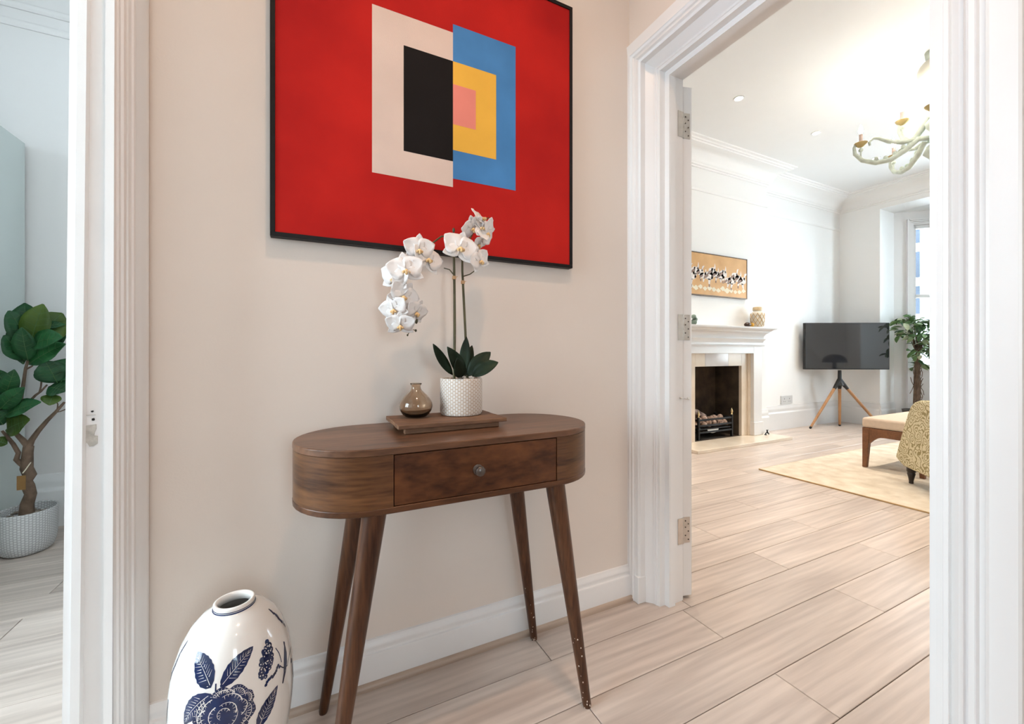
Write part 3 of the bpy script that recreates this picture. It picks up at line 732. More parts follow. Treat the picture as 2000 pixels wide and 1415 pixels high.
face0 = YAW - PI / 2 + 0.25
for u, v, dy, sc, yaw, pitch, roll in flowers:
    p = op(u, v, dy)
    f = child('flower', lipme, None, orchid, p - oc, (math.radians(pitch), 0, face0 + math.radians(yaw)), (sc * 1.06,) * 3)
    for k, (ang, me) in enumerate(((0, sep), (122, sep), (238, sep), (66, big), (-66, big))):
        child('petal', me, None, f, (0, 0.002 + 0.0012 * (k < 3), 0), (0, math.radians(ang + roll), 0))
bud = mat('orchid_bud', (0.06, 0.055, 0.025), 0.5, var=0.3, vscale=30)
for (u, v, r, q) in ((813, 627, 0.0065, 1.5), (812, 646, 0.0045, 1), (796, 655, 0.0035, 1), (886, 450, 0.006, 1.4)):
    MB().ball(op(u, v), r, 10, 7, (0.8, 0.8, q)).build('bud', bud, orchid)
MB().tube([op(795, 645), op(803, 643), op(812, 646)], 0.0013, 6).build('side_shoot', stemm, orchid)
MB().tube([op(803, 643), op(799, 650), op(796, 655)], 0.0013, 6).build('side_shoot', stemm, orchid)

# ------------------------------------------------------------------ framed colour-block canvas
PX0, PX1, PZ0, PZ1 = -0.098, 0.955, 1.421, 2.470
YPF = 1.385
cp = thing('framed_canvas', (0.4285, YW, PZ0), 'large square red abstract canvas of colour blocks in a slim black frame', 'painting')
fm = MB(); t_ = 0.013
fm.box((PX0, YPF, PZ0), (PX1, YW - 0.002, PZ0 + t_)); fm.box((PX0, YPF, PZ1 - t_), (PX1, YW - 0.002, PZ1)); fm.box((PX0, YPF, PZ0 + t_), (PX0 + t_, YW - 0.002, PZ1 - t_)); fm.box((PX1 - t_, YPF, PZ0 + t_), (PX1, YW - 0.002, PZ1 - t_))
fm.build('frame', blackm, cp, 0.001)
redm = mat('canvas_red', (0.40, 0.010, 0.010), 0.8, var=0.16, vscale=2.2, bump=0.06, bscale=300, col2=(0.53, 0.018, 0.013), spec=0.15)
MB().box((PX0 + t_, YPF + 0.004, PZ0 + t_), (PX1 - t_, YW - 0.004, PZ1 - t_)).build('canvas', redm, cp)
def block(name, x0, x1, z0, z1, col, k, v=0.06):
    MB().box((x0, YPF + 0.004 - 0.0004 * k, z0), (x1, YPF + 0.0042, z1)).build(name, mat('canvas_' + name, col, 0.8, var=v, vscale=5, bump=0.05, bscale=300, spec=0.15), cp)
block('cream_block', 0.185, 0.455, 1.66, 2.20, (0.66, 0.52, 0.45), 1)
block('blue_block', 0.455, 0.700, 1.69, 2.23, (0.065, 0.21, 0.46), 1, 0.14)
block('black_block', 0.285, 0.455, 1.75, 2.10, (0.010, 0.008, 0.008), 2)
block('yellow_block', 0.455, 0.620, 1.79, 2.10, (0.78, 0.43, 0.065), 2)
block('coral_block', 0.455, 0.540, 1.88, 2.02, (0.74, 0.24, 0.19), 3)

# ------------------------------------------------------------------ blue and white floor vase
VX, VY, VH = -0.160, 1.205, 0.478
vase = thing('floor_vase', (VX, VY, 0), 'tall egg-shaped white ceramic floor vase with dark blue rose and bird pattern', 'vase')
cer = mat('crackle_white_glaze', (0.80, 0.775, 0.74), 0.12, var=0.03, vscale=9, coat=0.6)
VP = [(0.078, 0.0), (0.083, 0.004), (0.092, 0.04), (0.104, 0.085), (0.116, 0.14), (0.1245, 0.20), (0.1275, 0.255), (0.1255, 0.31), (0.118, 0.36), (0.104, 0.402), (0.086, 0.434), (0.066, 0.4545), (0.050, 0.4625), (0.044, 0.466), (0.0425, 0.470), (0.0435, 0.4755), (0.0425, 0.4795), (0.0395, 0.4805)]
VI = [(0.0355, 0.479), (0.0335, 0.474), (0.034, 0.462), (0.05, 0.452), (0.08, 0.42), (0.105, 0.36), (0.112, 0.25), (0.09, 0.06), (0, 0.05)]
def vrad(z):
    for (r0, z0), (r1, z1) in zip(VP, VP[1:]):
        if z0 <= z <= z1: return r0 + (r1 - r0) * (z - z0) / max(1e-6, z1 - z0)
    return VP[-1][0]
bd = MB().lathe([(0, 0)] + VP + VI, 64, (VX, VY, 0), cap=False).build('body', cer, vase, sharp=False)
band = mat('cobalt_band', (0.010, 0.022, 0.085), 0.15, var=0.2, coat=0.5)
for z, r, h in ((0.4668, 0.0442, 0.0016), (0.4705, 0.0431, 0.0012)):
    MB().lathe([(r - 0.001, z - h), (r + 0.0004, z - h * 0.5), (r + 0.0004, z + h * 0.5), (r - 0.001, z + h)], 64, (VX, VY, 0), cap=False).build('neck_band', band, vase)
cob = mat('cobalt_print', (0.007, 0.018, 0.075), 0.15, var=0.35, vscale=30, coat=0.5)
vwh = mat('white_print_line', (0.78, 0.765, 0.75), 0.15, var=0.02, coat=0.5)
V_FACE = math.atan2(-VY, -VX)       # direction from the vase to the middle of the hall
VRM = 0.1275
class Decal:
    """flat print wrapped on the vase: coordinates (arc in m to the viewer's right, height)"""
    def __init__(s): s.v = []; s.f = []
    def pt(s, a, z, lift):
        z += 0.045; r = vrad(z) + lift; th = V_FACE + a / VRM
        return (VX + r * math.cos(th), VY + r * math.sin(th), z)
    def poly(s, P, lift=0.0004):
        """fan about the centroid, subdivided so that it follows the curve"""
        n = len(P); cx = sum(p[0] for p in P) / n; cz = sum(p[1] for p in P) / n; K = 4
        o = len(s.v); s.v.append(s.pt(cx, cz, lift))
        for k in range(1, K + 1):
            for p in P: s.v.append(s.pt(cx + (p[0] - cx) * k / K, cz + (p[1] - cz) * k / K, lift))
        for i in range(n): s.f.append((o, o + 1 + i, o + 1 + (i + 1) % n))
        for k in range(K - 1):
            for i in range(n):
                a = o + 1 + k * n; s.f.append((a + i, a + n + i, a + n + (i + 1) % n, a + (i + 1) % n))
    def line(s, P, w, lift=0.0004, w1=None):
        w1 = w if w1 is None else w1; o = len(s.v); n = len(P)
        for i, p in enumerate(P):
            q0, q1 = P[max(0, i - 1)], P[min(n - 1, i + 1)]; dx, dz = q1[0] - q0[0], q1[1] - q0[1]; l = math.hypot(dx, dz) or 1
            ww = (w + (w1 - w) * i / (n - 1)) / 2
            s.v.append(s.pt(p[0] - dz / l * ww, p[1] + dx / l * ww, lift)); s.v.append(s.pt(p[0] + dz / l * ww, p[1] - dx / l * ww, lift))
        for i in range(n - 1): s.f.append((o + 2 * i, o + 2 * i + 1, o + 2 * i + 3, o + 2 * i + 2))
    def build(s, name, m, parent):
        return MB().add(s.v, s.f, True).build(name, m, parent, sharp=False)
def seg(p, q, n=6, bow=0.0):
    L_ = math.hypot(q[0] - p[0], q[1] - p[1]); nx_, nz_ = -(q[1] - p[1]) / L_, (q[0] - p[0]) / L_
    return [(p[0] + (q[0] - p[0]) * t + nx_ * bow * L_ * 4 * t * (1 - t), p[1] + (q[1] - p[1]) * t + nz_ * bow * L_ * 4 * t * (1 - t)) for t in [i / n for i in range(n + 1)]]
def dleaf(B, W_, base, tip, wid, rs, bow=0.05, veins=9, half=True):
    mid = seg(base, tip, 14, bow); L_ = math.hypot(tip[0] - base[0], tip[1] - base[1])
    dx, dz = (tip[0] - base[0]) / L_, (tip[1] - base[1]) / L_; nx_, nz_ = -dz, dx
    left = []; right = []
    for i, p in enumerate(mid):
        t = i / 14; wv = wid / 2 * math.sin(PI * t ** 0.8) ** 0.8 * (1 + (0.045 if i % 2 else -0.03)) if 0 < t < 1 else 0
        left.append((p[0] + nx_ * wv, p[1] + nz_ * wv)); right.append((p[0] - nx_ * wv, p[1] - nz_ * wv))
    B.poly(left + right[::-1][1:-1])
    W_.line(mid[1:-1], 0.0011, 0.0008, 0.0005)
    for k in range(2, 2 + veins):
        i = k * 12 // (veins + 2) + 1
        for sidepts, do in ((left, True), (right, half)):
            if not do: continue
            p, q = mid[i], sidepts[min(14, i + 2)]
            f0, f1 = rs.uniform(0.08, 0.3), rs.uniform(0.62, 0.9)
            W_.line([(p[0] + (q[0] - p[0]) * f0, p[1] + (q[1] - p[1]) * f0), (p[0] + (q[0] - p[0]) * f1, p[1] + (q[1] - p[1]) * f1)], rs.uniform(0.0006, 0.0015), 0.0008, 0.0002)
B, W_ = Decal(), Decal(); rs = random.Random(21)
R0 = (-0.020, 0.252)                 # middle of the rose
dleaf(B, W_, (-0.046, 0.312), (-0.102, 0.374), 0.044, rs, -0.06)
dleaf(B, W_, (-0.028, 0.309), (0.046, 0.362), 0.036, rs, 0.05)
dleaf(B, W_, (-0.045, 0.300), (-0.100, 0.240), 0.040, rs, -0.10)
dleaf(B, W_, (-0.055, 0.232), (-0.098, 0.212), 0.026, rs, 0.0, 5)
dleaf(B, W_, (0.045, 0.185), (0.094, 0.250), 0.034, rs, 0.05)
dleaf(B, W_, (-0.075, 0.170), (-0.120, 0.205), 0.028, rs, 0.0, 5)
B.line(seg((-0.036, 0.28), (-0.037, 0.318), 4), 0.003)
for (dx, dz, r, sq) in ((-0.031, 0.006, 0.029, 1.35), (0.0, 0.0, 0.046, 1.0), (0.033, -0.010, 0.027, 1.1), (0.022, 0.03, 0.024, 0.9), (-0.005, 0.036, 0.024, 0.8), (-0.022, -0.033, 0.027, 1.0), (0.013, -0.038, 0.031, 0.85), (0.040, 0.016, 0.018, 1.0)):
    P = [(R0[0] + dx + r * (1 + 0.07 * math.sin(5 * a + dx * 90)) * math.cos(a), R0[1] + dz + r * sq * (1 + 0.07 * math.cos(4 * a)) * math.sin(a)) for a in [2 * PI * i / 22 for i in range(22)]]
    B.poly(P)
    if abs(dx) + abs(dz) > 0.01:
        am_ = math.atan2(dz, dx)
        W_.line([(R0[0] + dx + 0.72 * r * math.cos(am_ - 1.1 + 2.2 * i / 8), R0[1] + dz + 0.72 * r * sq * math.sin(am_ - 1.1 + 2.2 * i / 8)) for i in range(9)], 0.0016, 0.0008, 0.0006)
        for i in range(8):
            a = am_ - 1.1 + 2.2 * i / 7; f0 = rs.uniform(0.3, 0.5)
            W_.line([(R0[0] + dx + 0.66 * r * math.cos(a), R0[1] + dz + 0.66 * r * sq * math.sin(a)), (R0[0] + dx + f0 * r * math.cos(a), R0[1] + dz + f0 * r * sq * math.sin(a))], 0.0013, 0.0008, 0.0003)
            W_.line([(R0[0] + dx + 0.93 * r * math.cos(a), R0[1] + dz + 0.93 * r * sq * math.sin(a)), (R0[0] + dx + 0.8 * r * math.cos(a), R0[1] + dz + 0.8 * r * sq * math.sin(a))], 0.0010, 0.0008, 0.0004)
for (dx, dz, r, a0, a1) in ((0, 0.002, 0.012, 0.3, 4.2), (0.004, 0.004, 0.020, -0.4, 2.2), (-0.006, 0, 0.022, 2.0, 4.6), (0.0, -0.004, 0.026, 4.2, 6.6), (0.008, 0.012, 0.027, 0.2, 2.0), (-0.012, 0.006, 0.032, 1.9, 3.9), (0.012, -0.014, 0.030, 4.5, 6.4), (0.002, 0.03, 0.020, 0.4, 2.6), (0.026, 0.004, 0.018, -1.2, 1.2), (-0.03, -0.002, 0.020, 1.8, 4.4), (-0.006, -0.03, 0.022, 3.5, 5.6), (0.018, -0.034, 0.02, 4.0, 6.2)):
    W_.line([(R0[0] + dx + r * math.cos(a0 + (a1 - a0) * i / 8), R0[1] + dz + r * math.sin(a0 + (a1 - a0) * i / 8)) for i in range(9)], rs.uniform(0.0012, 0.0026), 0.0008, 0.0005)
    for k in range(6):
        a = a0 + (a1 - a0) * (k + 0.5) / 6
        W_.line([(R0[0] + dx + (r - 0.001) * math.cos(a), R0[1] + dz + (r - 0.001) * math.sin(a)), (R0[0] + dx + (r - rs.uniform(0.004, 0.008)) * math.cos(a), R0[1] + dz + (r - rs.uniform(0.004, 0.008)) * math.sin(a))], 0.0011, 0.0008, 0.0003)
# berry spray, bird and small sprigs
for k in range(70):
    t = rs.random(); a = rs.uniform(0, 2 * PI); r = 0.016 * math.sin(PI * (0.15 + 0.8 * t))
    c = (0.062 + 0.022 * t + r * math.cos(a), 0.290 + 0.068 * t + 0.4 * r * math.sin(a)); q = rs.uniform(0.0042, 0.0062)
    B.poly([(c[0] + q * math.cos(2 * PI * i / 7), c[1] + q * math.sin(2 * PI * i / 7)) for i in range(7)])
    if k % 2: W_.poly([(c[0] + q * 0.3 * math.cos(2 * PI * i / 5) - 0.001, c[1] + q * 0.3 * math.sin(2 * PI * i / 5)) for i in range(5)], 0.0008)
for k in range(12):
    t = k / 11; c = (0.064 + 0.04 * t, 0.272 + 0.016 * t + rs.uniform(-0.004, 0.004)); q = 0.0038
    B.poly([(c[0] + q * math.cos(2 * PI * i / 6), c[1] + q * math.sin(2 * PI * i / 6)) for i in range(6)])
B.line(seg((0.102, 0.330), (0.112, 0.290), 5, 0.05), 0.0022); B.line(seg((0.106, 0.286), (0.132, 0.268), 6, -0.12), 0.0024); B.line(seg((0.132, 0.268), (0.172, 0.288), 6, 0.1), 0.0022)
B.poly([(x - 0.016, z) for x, z in ((0.150, 0.326), (0.155, 0.322), (0.154, 0.296), (0.149, 0.276), (0.140, 0.260), (0.128, 0.240), (0.124, 0.242), (0.131, 0.264), (0.136, 0.284), (0.143, 0.306))])
for a0, z0, a1, z1 in ((0.150, 0.395, 0.162, 0.372), (0.162, 0.372, 0.172, 0.345), (0.160, 0.262, 0.168, 0.232), (0.168, 0.232, 0.172, 0.205), (0.172, 0.21, 0.16, 0.17), (0.03, 0.15, 0.052, 0.215)):
    B.line(seg((a0, z0), (a1, z1), 5, 0.06), 0.0016)
    for k in range(6):
        t = k / 5; c = (a0 + (a1 - a0) * t + rs.uniform(-0.004, 0.004), z0 + (z1 - z0) * t); q = rs.uniform(0.0025, 0.0045)
        B.poly([(c[0] + q * math.cos(2 * PI * i / 6), c[1] + 1.5 * q * math.sin(2 * PI * i / 6)) for i in range(6)])
for z0, z1 in ((0.30, 0.375), (0.20, 0.26)):
    B.line(seg((-0.182, z0), (-0.172, z1), 6, 0.05), 0.003)
    for k in range(8): dleaf(B, W_, (-0.18 + 0.001 * k, z0 + (z1 - z0) * k / 8), (-0.19 + 0.003 * k, z0 + (z1 - z0) * k / 8 + 0.016), 0.008, rs, 0, 2)
B.build('blue_print', cob, bd)['kind'] = 'stuff'; W_.build('white_print', vwh, bd)['kind'] = 'stuff'

# ------------------------------------------------------------------ fiddle leaf fig in the side room
FC = Vector((-1.372, 3.205, 0))
fig = thing('potted_fiddle_leaf_fig', FC, 'fiddle leaf fig with big green leaves in a white woven planter by the wardrobe', 'plant')
wov = weave('white_woven_planter', (0.72, 0.72, 0.72), (0.47, 0.47, 0.47), 60, 75, 0.9)
plan = [(0, 0.0), (0.115, 0.0), (0.135, 0.012), (0.150, 0.05), (0.157, 0.12), (0.158, 0.20), (0.160, 0.222), (0.157, 0.228), (0.148, 0.226), (0.146, 0.185), (0, 0.183)]
MB().lathe(plan, 56, FC + Vector((0, 0, 0.001)), cap=False, sx=0.70, sy=0.84).build('planter', wov, fig, origin=FC + Vector((0, 0, 0.001)))
pb = MB(); rs = random.Random(4)
for k in range(110):
    a = rs.uniform(0, 2 * PI); r = 0.138 * math.sqrt(rs.random())
    pb.ball((FC.x + r * 0.68 * math.cos(a), FC.y + 0.82 * r * math.sin(a), FC.z + 0.185 + rs.uniform(0, 0.014)), rs.uniform(0.007, 0.014), 7, 5, (1, rs.uniform(0.7, 1), 0.6))
po = pb.build('stones', mat('dark_stone_mix', (0.16, 0.12, 0.095), 0.8, var=0.6, vscale=25, col2=(0.42, 0.36, 0.30)), fig); po['kind'] = 'stuff'
bark = mat('brown_bark', (0.135, 0.088, 0.06), 0.85, var=0.4, vscale=18, bump=0.5, bscale=60)
def fp(u, v, dy=0.0): return at(u, v, y=FC.y + dy)
trunk = [fp(52, 1003), fp(53, 985), fp(60, 965), fp(55, 950), fp(50, 940), fp(58, 928), fp(52, 915), fp(53, 900), fp(54, 885), fp(56, 872)]
MB().tube(trunk, [0.030, 0.027, 0.024, 0.026, 0.027, 0.028, 0.026, 0.024, 0.022, 0.021], 10).build('trunk', bark, fig)
for pts, rr in (([(54, 915), (40, 905), (32, 898), (36, 885), (26, 868), (14, 853), (4, 842)], [0.017, 0.014, 0.013, 0.011, 0.010, 0.008, 0.006]),
                ([(56, 873), (44, 860), (32, 848), (24, 836)], [0.017, 0.014, 0.011, 0.008]),
                ([(56, 873), (62, 860), (75, 842), (92, 822), (108, 806), (126, 786)], [0.017, 0.014, 0.012, 0.010, 0.008, 0.006]),
                ([(30, 845), (38, 800), (45, 755), (50, 720), (56, 700)], [0.009, 0.009, 0.008, 0.007, 0.006]),
                ([(54, 788), (70, 772), (80, 765), (92, 752)], [0.006, 0.006, 0.005, 0.004]), ([(77, 768), (80, 755), (81, 745)], [0.005, 0.004, 0.004]),
                ([(108, 806), (118, 804), (128, 800)], [0.004, 0.003, 0.003]), ([(112, 800), (113, 790), (110, 784)], [0.004, 0.003, 0.003]), ([(50, 722), (62, 716), (70, 708)], [0.005, 0.004, 0.003])):
    MB().tube([fp(u, v) for u, v in pts], rr, 8).build('branch', bark, fig)
figm = []
for nm, c, c2 in (('fig_leaf_deep', (0.006, 0.034, 0.012), (0.018, 0.085, 0.028)), ('fig_leaf_mid', (0.012, 0.062, 0.020), (0.03, 0.14, 0.045)), ('fig_leaf_olive', (0.035, 0.07, 0.010), (0.075, 0.125, 0.018))):
    figm.append(mat(nm, c, 0.42, var=0.2, vscale=10, col2=c2, spec=0.3, bump=0.15, bscale=30))
veinm = mat('fig_vein', (0.055, 0.12, 0.04), 0.5, var=0.1)
# base px, tip px, width in m, shade, nearer (-) or farther
FL = [(58, 675, 17, 607, .12, 0, -.03), (58, 670, 48, 592, .13, 0, .02), (60, 672, 84, 594, .12, 2, -.02), (62, 668, 122, 612, .17, 2, .03), (60, 672, 122, 660, .12, 1, -.08), (64, 640, 128, 634, .05, 1, .02),
      (48, 705, 8, 655, .11, 0, -.05), (46, 712, 18, 640, .07, 0, .02), (55, 705, 42, 640, .09, 0, -.06), (56, 712, 128, 672, .12, 1, -.03), (60, 700, 130, 655, .08, 0, .05), (112, 748, 88, 705, .14, 0, -.03), (118, 752, 135, 700, .16, 1, 0.02),
      (104, 770, 96, 792, .08, 2, -.03), (96, 755, 128, 765, .11, 0, -.01), (84, 745, 100, 718, .10, 0, .03), (20, 765, -8, 722, .07, 0, .02), (8, 780, 28, 722, .075, 0, -.03), (0, 800, 48, 757, .085, 1, -.06), (10, 812, 80, 786, .095, 1, -.08),
      (12, 840, 58, 820, .13, 2, -.05), (0, 815, -20, 780, .11, 0, 0), (6, 830, -18, 805, .10, 0, -.03), (14, 868, -14, 860, .06, 2, -.02), (10, 775, -10, 760, .1, 0, .03)]
for bu, bv, tu, tv, wd_, sh, dy in FL:
    b_ = fp(bu, bv, dy * 0.3); t2 = fp(tu, tv, dy * 1.6)
    nrm = (camn - t2).normalized() + Vector((rs.uniform(-.3, .3), 0, 0.45 + rs.uniform(-.25, .25)))
    lf = blade(b_, t2, wd_, nrm, 0.22, 0.05, 10, 0.25, 0.0012, 0.03).build('leaf', figm[sh], fig, sharp=False)
    d_ = (t2 - b_); side = d_.normalized().cross(nrm).normalized(); nn = side.cross(d_.normalized()).normalized()
    vm = MB(); vm.tube([b_ + d_ * t + nn * (0.05 * d_.length * 4 * t * (1 - t) + 0.0006) for t in (0, .25, .5, .75, .97)], [0.002, 0.0018, 0.0014, 0.001, 0.0006], 5)
    for t in (0.3, 0.45, 0.6, 0.75):
        for s_ in (-1, 1):
            w2 = math.sin(PI * t ** 1.0) ** 0.72 * wd_ / 2 * 0.75
            c0 = b_ + d_ * t + nn * (0.05 * d_.length * 4 * t * (1 - t) + 0.0004); t3 = min(1, t + 0.1)
            c1 = b_ + d_ * t3 + side * (s_ * w2) + nn * (0.05 * d_.length * 4 * t3 * (1 - t3) + 0.22 * w2 * 0.75 + 0.0006)
            vm.tube([c0, c1], [0.0009, 0.0005], 4)
    vm.build('vein', veinm, lf)
tagm = mat('brown_card', (0.22, 0.115, 0.035), 0.7, var=0.2)
ct = fp(41, 943, -.06); tg = MB().box(ct + Vector((-0.016, -0.001, -0.04)), ct + Vector((0.018, 0.001, 0.036))).build('swing_tag', tagm, fig)
MB().tube([fp(44, 925, -.055), fp(50, 918, -.045), fp(57, 908, -.04), fp(60, 904, -.02)], 0.0024, 6).build('string', mat('cream_string', (0.72, 0.66, 0.52), 0.8, var=0.1), tg)

# ------------------------------------------------------------------ fireplace
marb = mat('cream_marble', (0.72, 0.60, 0.47), 0.22, var=0.10, vscale=3.5, col2=(0.80, 0.70, 0.58))
marbp = mat('pale_marble', (0.66, 0.62, 0.60), 0.12, var=0.08, vscale=6)
FPX = (OX0 + OX1) / 2
fs = thing('fireplace_surround', (FPX, YCH, 0), 'white painted fireplace surround with moulded mantel shelf and cream marble slips', 'fireplace')
P0, P1 = 5.06 - FPX, 5.225 - FPX
HZ = 0.036
for sg in (-1, 1):
    xa, xb = sorted((FPX + sg * P0, FPX + sg * P1))
    MB().box((xa, 3.345, HZ + 0.17), (xb, YCH, 1.18)).build('pilaster', gloss, fs, 0.004)
    MB().box((xa - 0.012, 3.33, HZ + 0.0005), (xb + 0.012, YCH, HZ + 0.17)).build('plinth', gloss, fs, 0.006)
    xi = sorted((FPX + sg * (P0), FPX + sg * (P0 - 0.05)))
    MB().box((xi[0], 3.385, HZ + 0.0005), (xi[1], YCH, 1.075)).build('marble_slip', marb, fs, 0.002)
    xi = sorted((FPX + sg * (OX1 - FPX), FPX + sg * (P0 - 0.05)))
    MB().box((xi[0], 3.402, HZ + 0.0005), (xi[1], YCH + 0.02, 1.075)).build('marble_slip', marb, fs, 0.002)
for x0, x1, m in ((OX0, OX0 + 0.17, marb), (OX0 + 0.172, OX1 - 0.25, marbp), (OX1 - 0.248, OX1, marb)):
    MB().box((x0, 3.402, OZ), (x1, YCH + 0.02, 1.075)).build('marble_header', m, fs, 0.001)
MB().box((FPX - P0, 3.345, 1.075), (FPX + P0, YCH, 1.18)).build('frieze', gloss, fs, 0.003)
def mant(name, prof):   # (z, projection)
    V = []; F = []; n = len(prof)
    for z, p in prof:
        x0, x1, yv = FPX - P1 - p, FPX + P1 + p, 3.345 - p
        V += [(x0, YCH, z), (x0, yv, z), (x1, yv, z), (x1, YCH, z)]
    for j in range(n - 1):
        for i in range(4): F.append((j * 4 + i, j * 4 + (i + 1) % 4, j * 4 + 4 + (i + 1) % 4, j * 4 + 4 + i))
    F += [(0, 1, 2, 3), tuple((n - 1) * 4 + i for i in range(4))]
    MB().add(V, F).build(name, gloss, fs)
mant('bed_moulding', [(1.165, 0.0), (1.165, 0.022), (1.178, 0.024), (1.186, 0.010), (1.20, 0.006), (1.215, 0.008), (1.235, 0.016), (1.25, 0.03), (1.258, 0.034), (1.262, 0.014), (1.29, 0.016), (1.315, 0.03), (1.33, 0.045), (1.337, 0.06), (1.345, 0.064), (1.35, 0.064)])
mant('mantel_shelf', [(1.35, 0.07), (1.356, 0.078), (1.366, 0.088), (1.372, 0.098), (1.376, 0.118), (1.392, 0.125), (1.40, 0.125)])
soot = mat('sooty_firebrick', (0.055, 0.038, 0.026), 0.95, var=0.5, vscale=7, bump=0.2, bscale=30)
fbx = MB()
fbx.box((OX0 - 0.02, YCH + 0.36, 0), (OX1 + 0.02, YCH + 0.4, OZ + 0.08)); fbx.box((OX0 - 0.06, YCH + 0.021, 0), (OX0 - 0.002, YCH + 0.4, OZ + 0.08)); fbx.box((OX1 + 0.002, YCH + 0.021, 0), (OX1 + 0.06, YCH + 0.4, OZ + 0.08)); fbx.box((OX0 - 0.06, YCH + 0.021, OZ + 0.04), (OX1 + 0.06, YCH + 0.4, OZ + 0.1))
fbx.box((OX0 - 0.002, YCH, 0.0), (OX1 + 0.002, YCH + 0.4, HZ - 0.004))
fbx.build('firebox', soot, fs)
he = thing('hearth', (4.56, 3.24, 0), 'cream marble hearth slab in front of the fireplace', 'hearth')
MB().box((3.72, 3.075, 0.0005), (5.41, YCH, HZ)).build('slab', marb, he, 0.004)

iron = mat('black_iron', (0.025, 0.025, 0.027), 0.45, 0.6, var=0.3, vscale=40)
brass = mat('aged_brass', (0.72, 0.55, 0.30), 0.3, 1.0, var=0.1)
FBX0, FBX1, FBY = 4.19, 4.79, 3.455
gb = thing('fire_basket', ((FBX0 + FBX1) / 2, 3.55, HZ), 'black iron fire basket with brass finials in the fireplace', 'grate')
for x in (FBX0, FBX1):
    for yv in (FBY, FBY + 0.24):
        MB().box((x - 0.012, yv - 0.012, HZ), (x + 0.012, yv + 0.012, HZ + 0.27)).build('post', iron, gb, 0.002)
    MB().lathe([(0.010, 0), (0.014, 0.006), (0.008, 0.014), (0.013, 0.03), (0.016, 0.042), (0.011, 0.058), (0.004, 0.075), (0.001, 0.085)], 14, (x, FBY, HZ + 0.27)).build('finial', brass, gb)
for z in (0.075, 0.155, 0.225):
    MB().box((FBX0, FBY - 0.009, HZ + z), (FBX1, FBY + 0.003, HZ + z + 0.022)).build('front_bar', iron, gb, 0.002)
for x in (FBX0, FBX1):
    for z in (0.075, 0.155, 0.225): MB().box((x - 0.005, FBY, HZ + z), (x + 0.005, FBY + 0.24, HZ + z + 0.02)).build('side_bar', iron, gb)
MB().box((FBX0, FBY, HZ + 0.115), (FBX1, FBY + 0.24, HZ + 0.128)).build('grate_floor', iron, gb)
V = []; F = []; nA = 16
apan = MB()
for i in range(nA + 1):
    a = PI + PI * i / nA; V.append((4.452 + 0.098 * math.cos(a), FBY + 0.0025, HZ + 0.1155 + 0.05 * math.sin(a)))
V2 = [(x, y + 0.01, z) for x, y, z in V]
apan.add(V + V2, [tuple(range(nA + 1)), tuple(range(nA + 1, 2 * nA + 2))] + [(i, i + 1, nA + 2 + i, nA + 1 + i) for i in range(nA)])
apan.build('ash_plate', mat('pale_enamel', (0.62, 0.60, 0.56), 0.3, var=0.05), gb)
coalm = mat('ceramic_coal', (0.24, 0.13, 0.09), 0.85, var=0.5, vscale=16, bump=0.6, bscale=30, col2=(0.58, 0.42, 0.34))
rs = random.Random(9)
def lump(r, seed):
    mb = MB().ball((0, 0, 0), r, 12, 8); q = random.Random(seed); ph = [q.uniform(0, 6) for _ in range(6)]
    mb.v = [tuple(c * (1 + 0.18 * math.sin(5 * x / r * 0.5 + ph[0]) + 0.14 * math.sin(4 * y / r + ph[1]) + 0.12 * math.sin(6 * z / r + ph[2])) for c in (x, y, z)) for x, y, z in mb.v]
    return mb.mesh('coal')
lumps = [lump(0.040, s) for s in range(5)]
for me in lumps: me.materials.append(coalm)
from mathutils.bvhtree import BVHTree
from mathutils import Euler
def bvh(V, F): return BVHTree.FromPolygons([tuple(p) for p in V], [tuple(f) for f in F])
bask = MB()                                        # what the coals can rest on or lean against
bask.box((FBX0, FBY, HZ + 0.115), (FBX1, FBY + 0.24, HZ + 0.128))
for z in (0.155, 0.225):
    bask.box((FBX0, FBY - 0.009, HZ + z), (FBX1, FBY + 0.003, HZ + z + 0.022))
    for x in (FBX0, FBX1): bask.box((x - 0.005, FBY, HZ + z), (x + 0.005, FBY + 0.24, HZ + z + 0.02))
for x in (FBX0, FBX1):
    for yv in (FBY, FBY + 0.24): bask.box((x - 0.012, yv - 0.012, HZ), (x + 0.012, yv + 0.012, HZ + 0.27))
placed = [bvh(bask.v, bask.f)]
def settle(V, F, top):
    """lower a shape from a height until it just meets the pile, then press it in by a millimetre"""
    z = top
    while z > HZ:
        t = bvh([(x, y, c + z) for x, y, c in V], F)
        if any(t.overlap(q) for q in placed): break
        z -= 0.001
    placed.append(bvh([(x, y, c + z) for x, y, c in V], F))
    return z
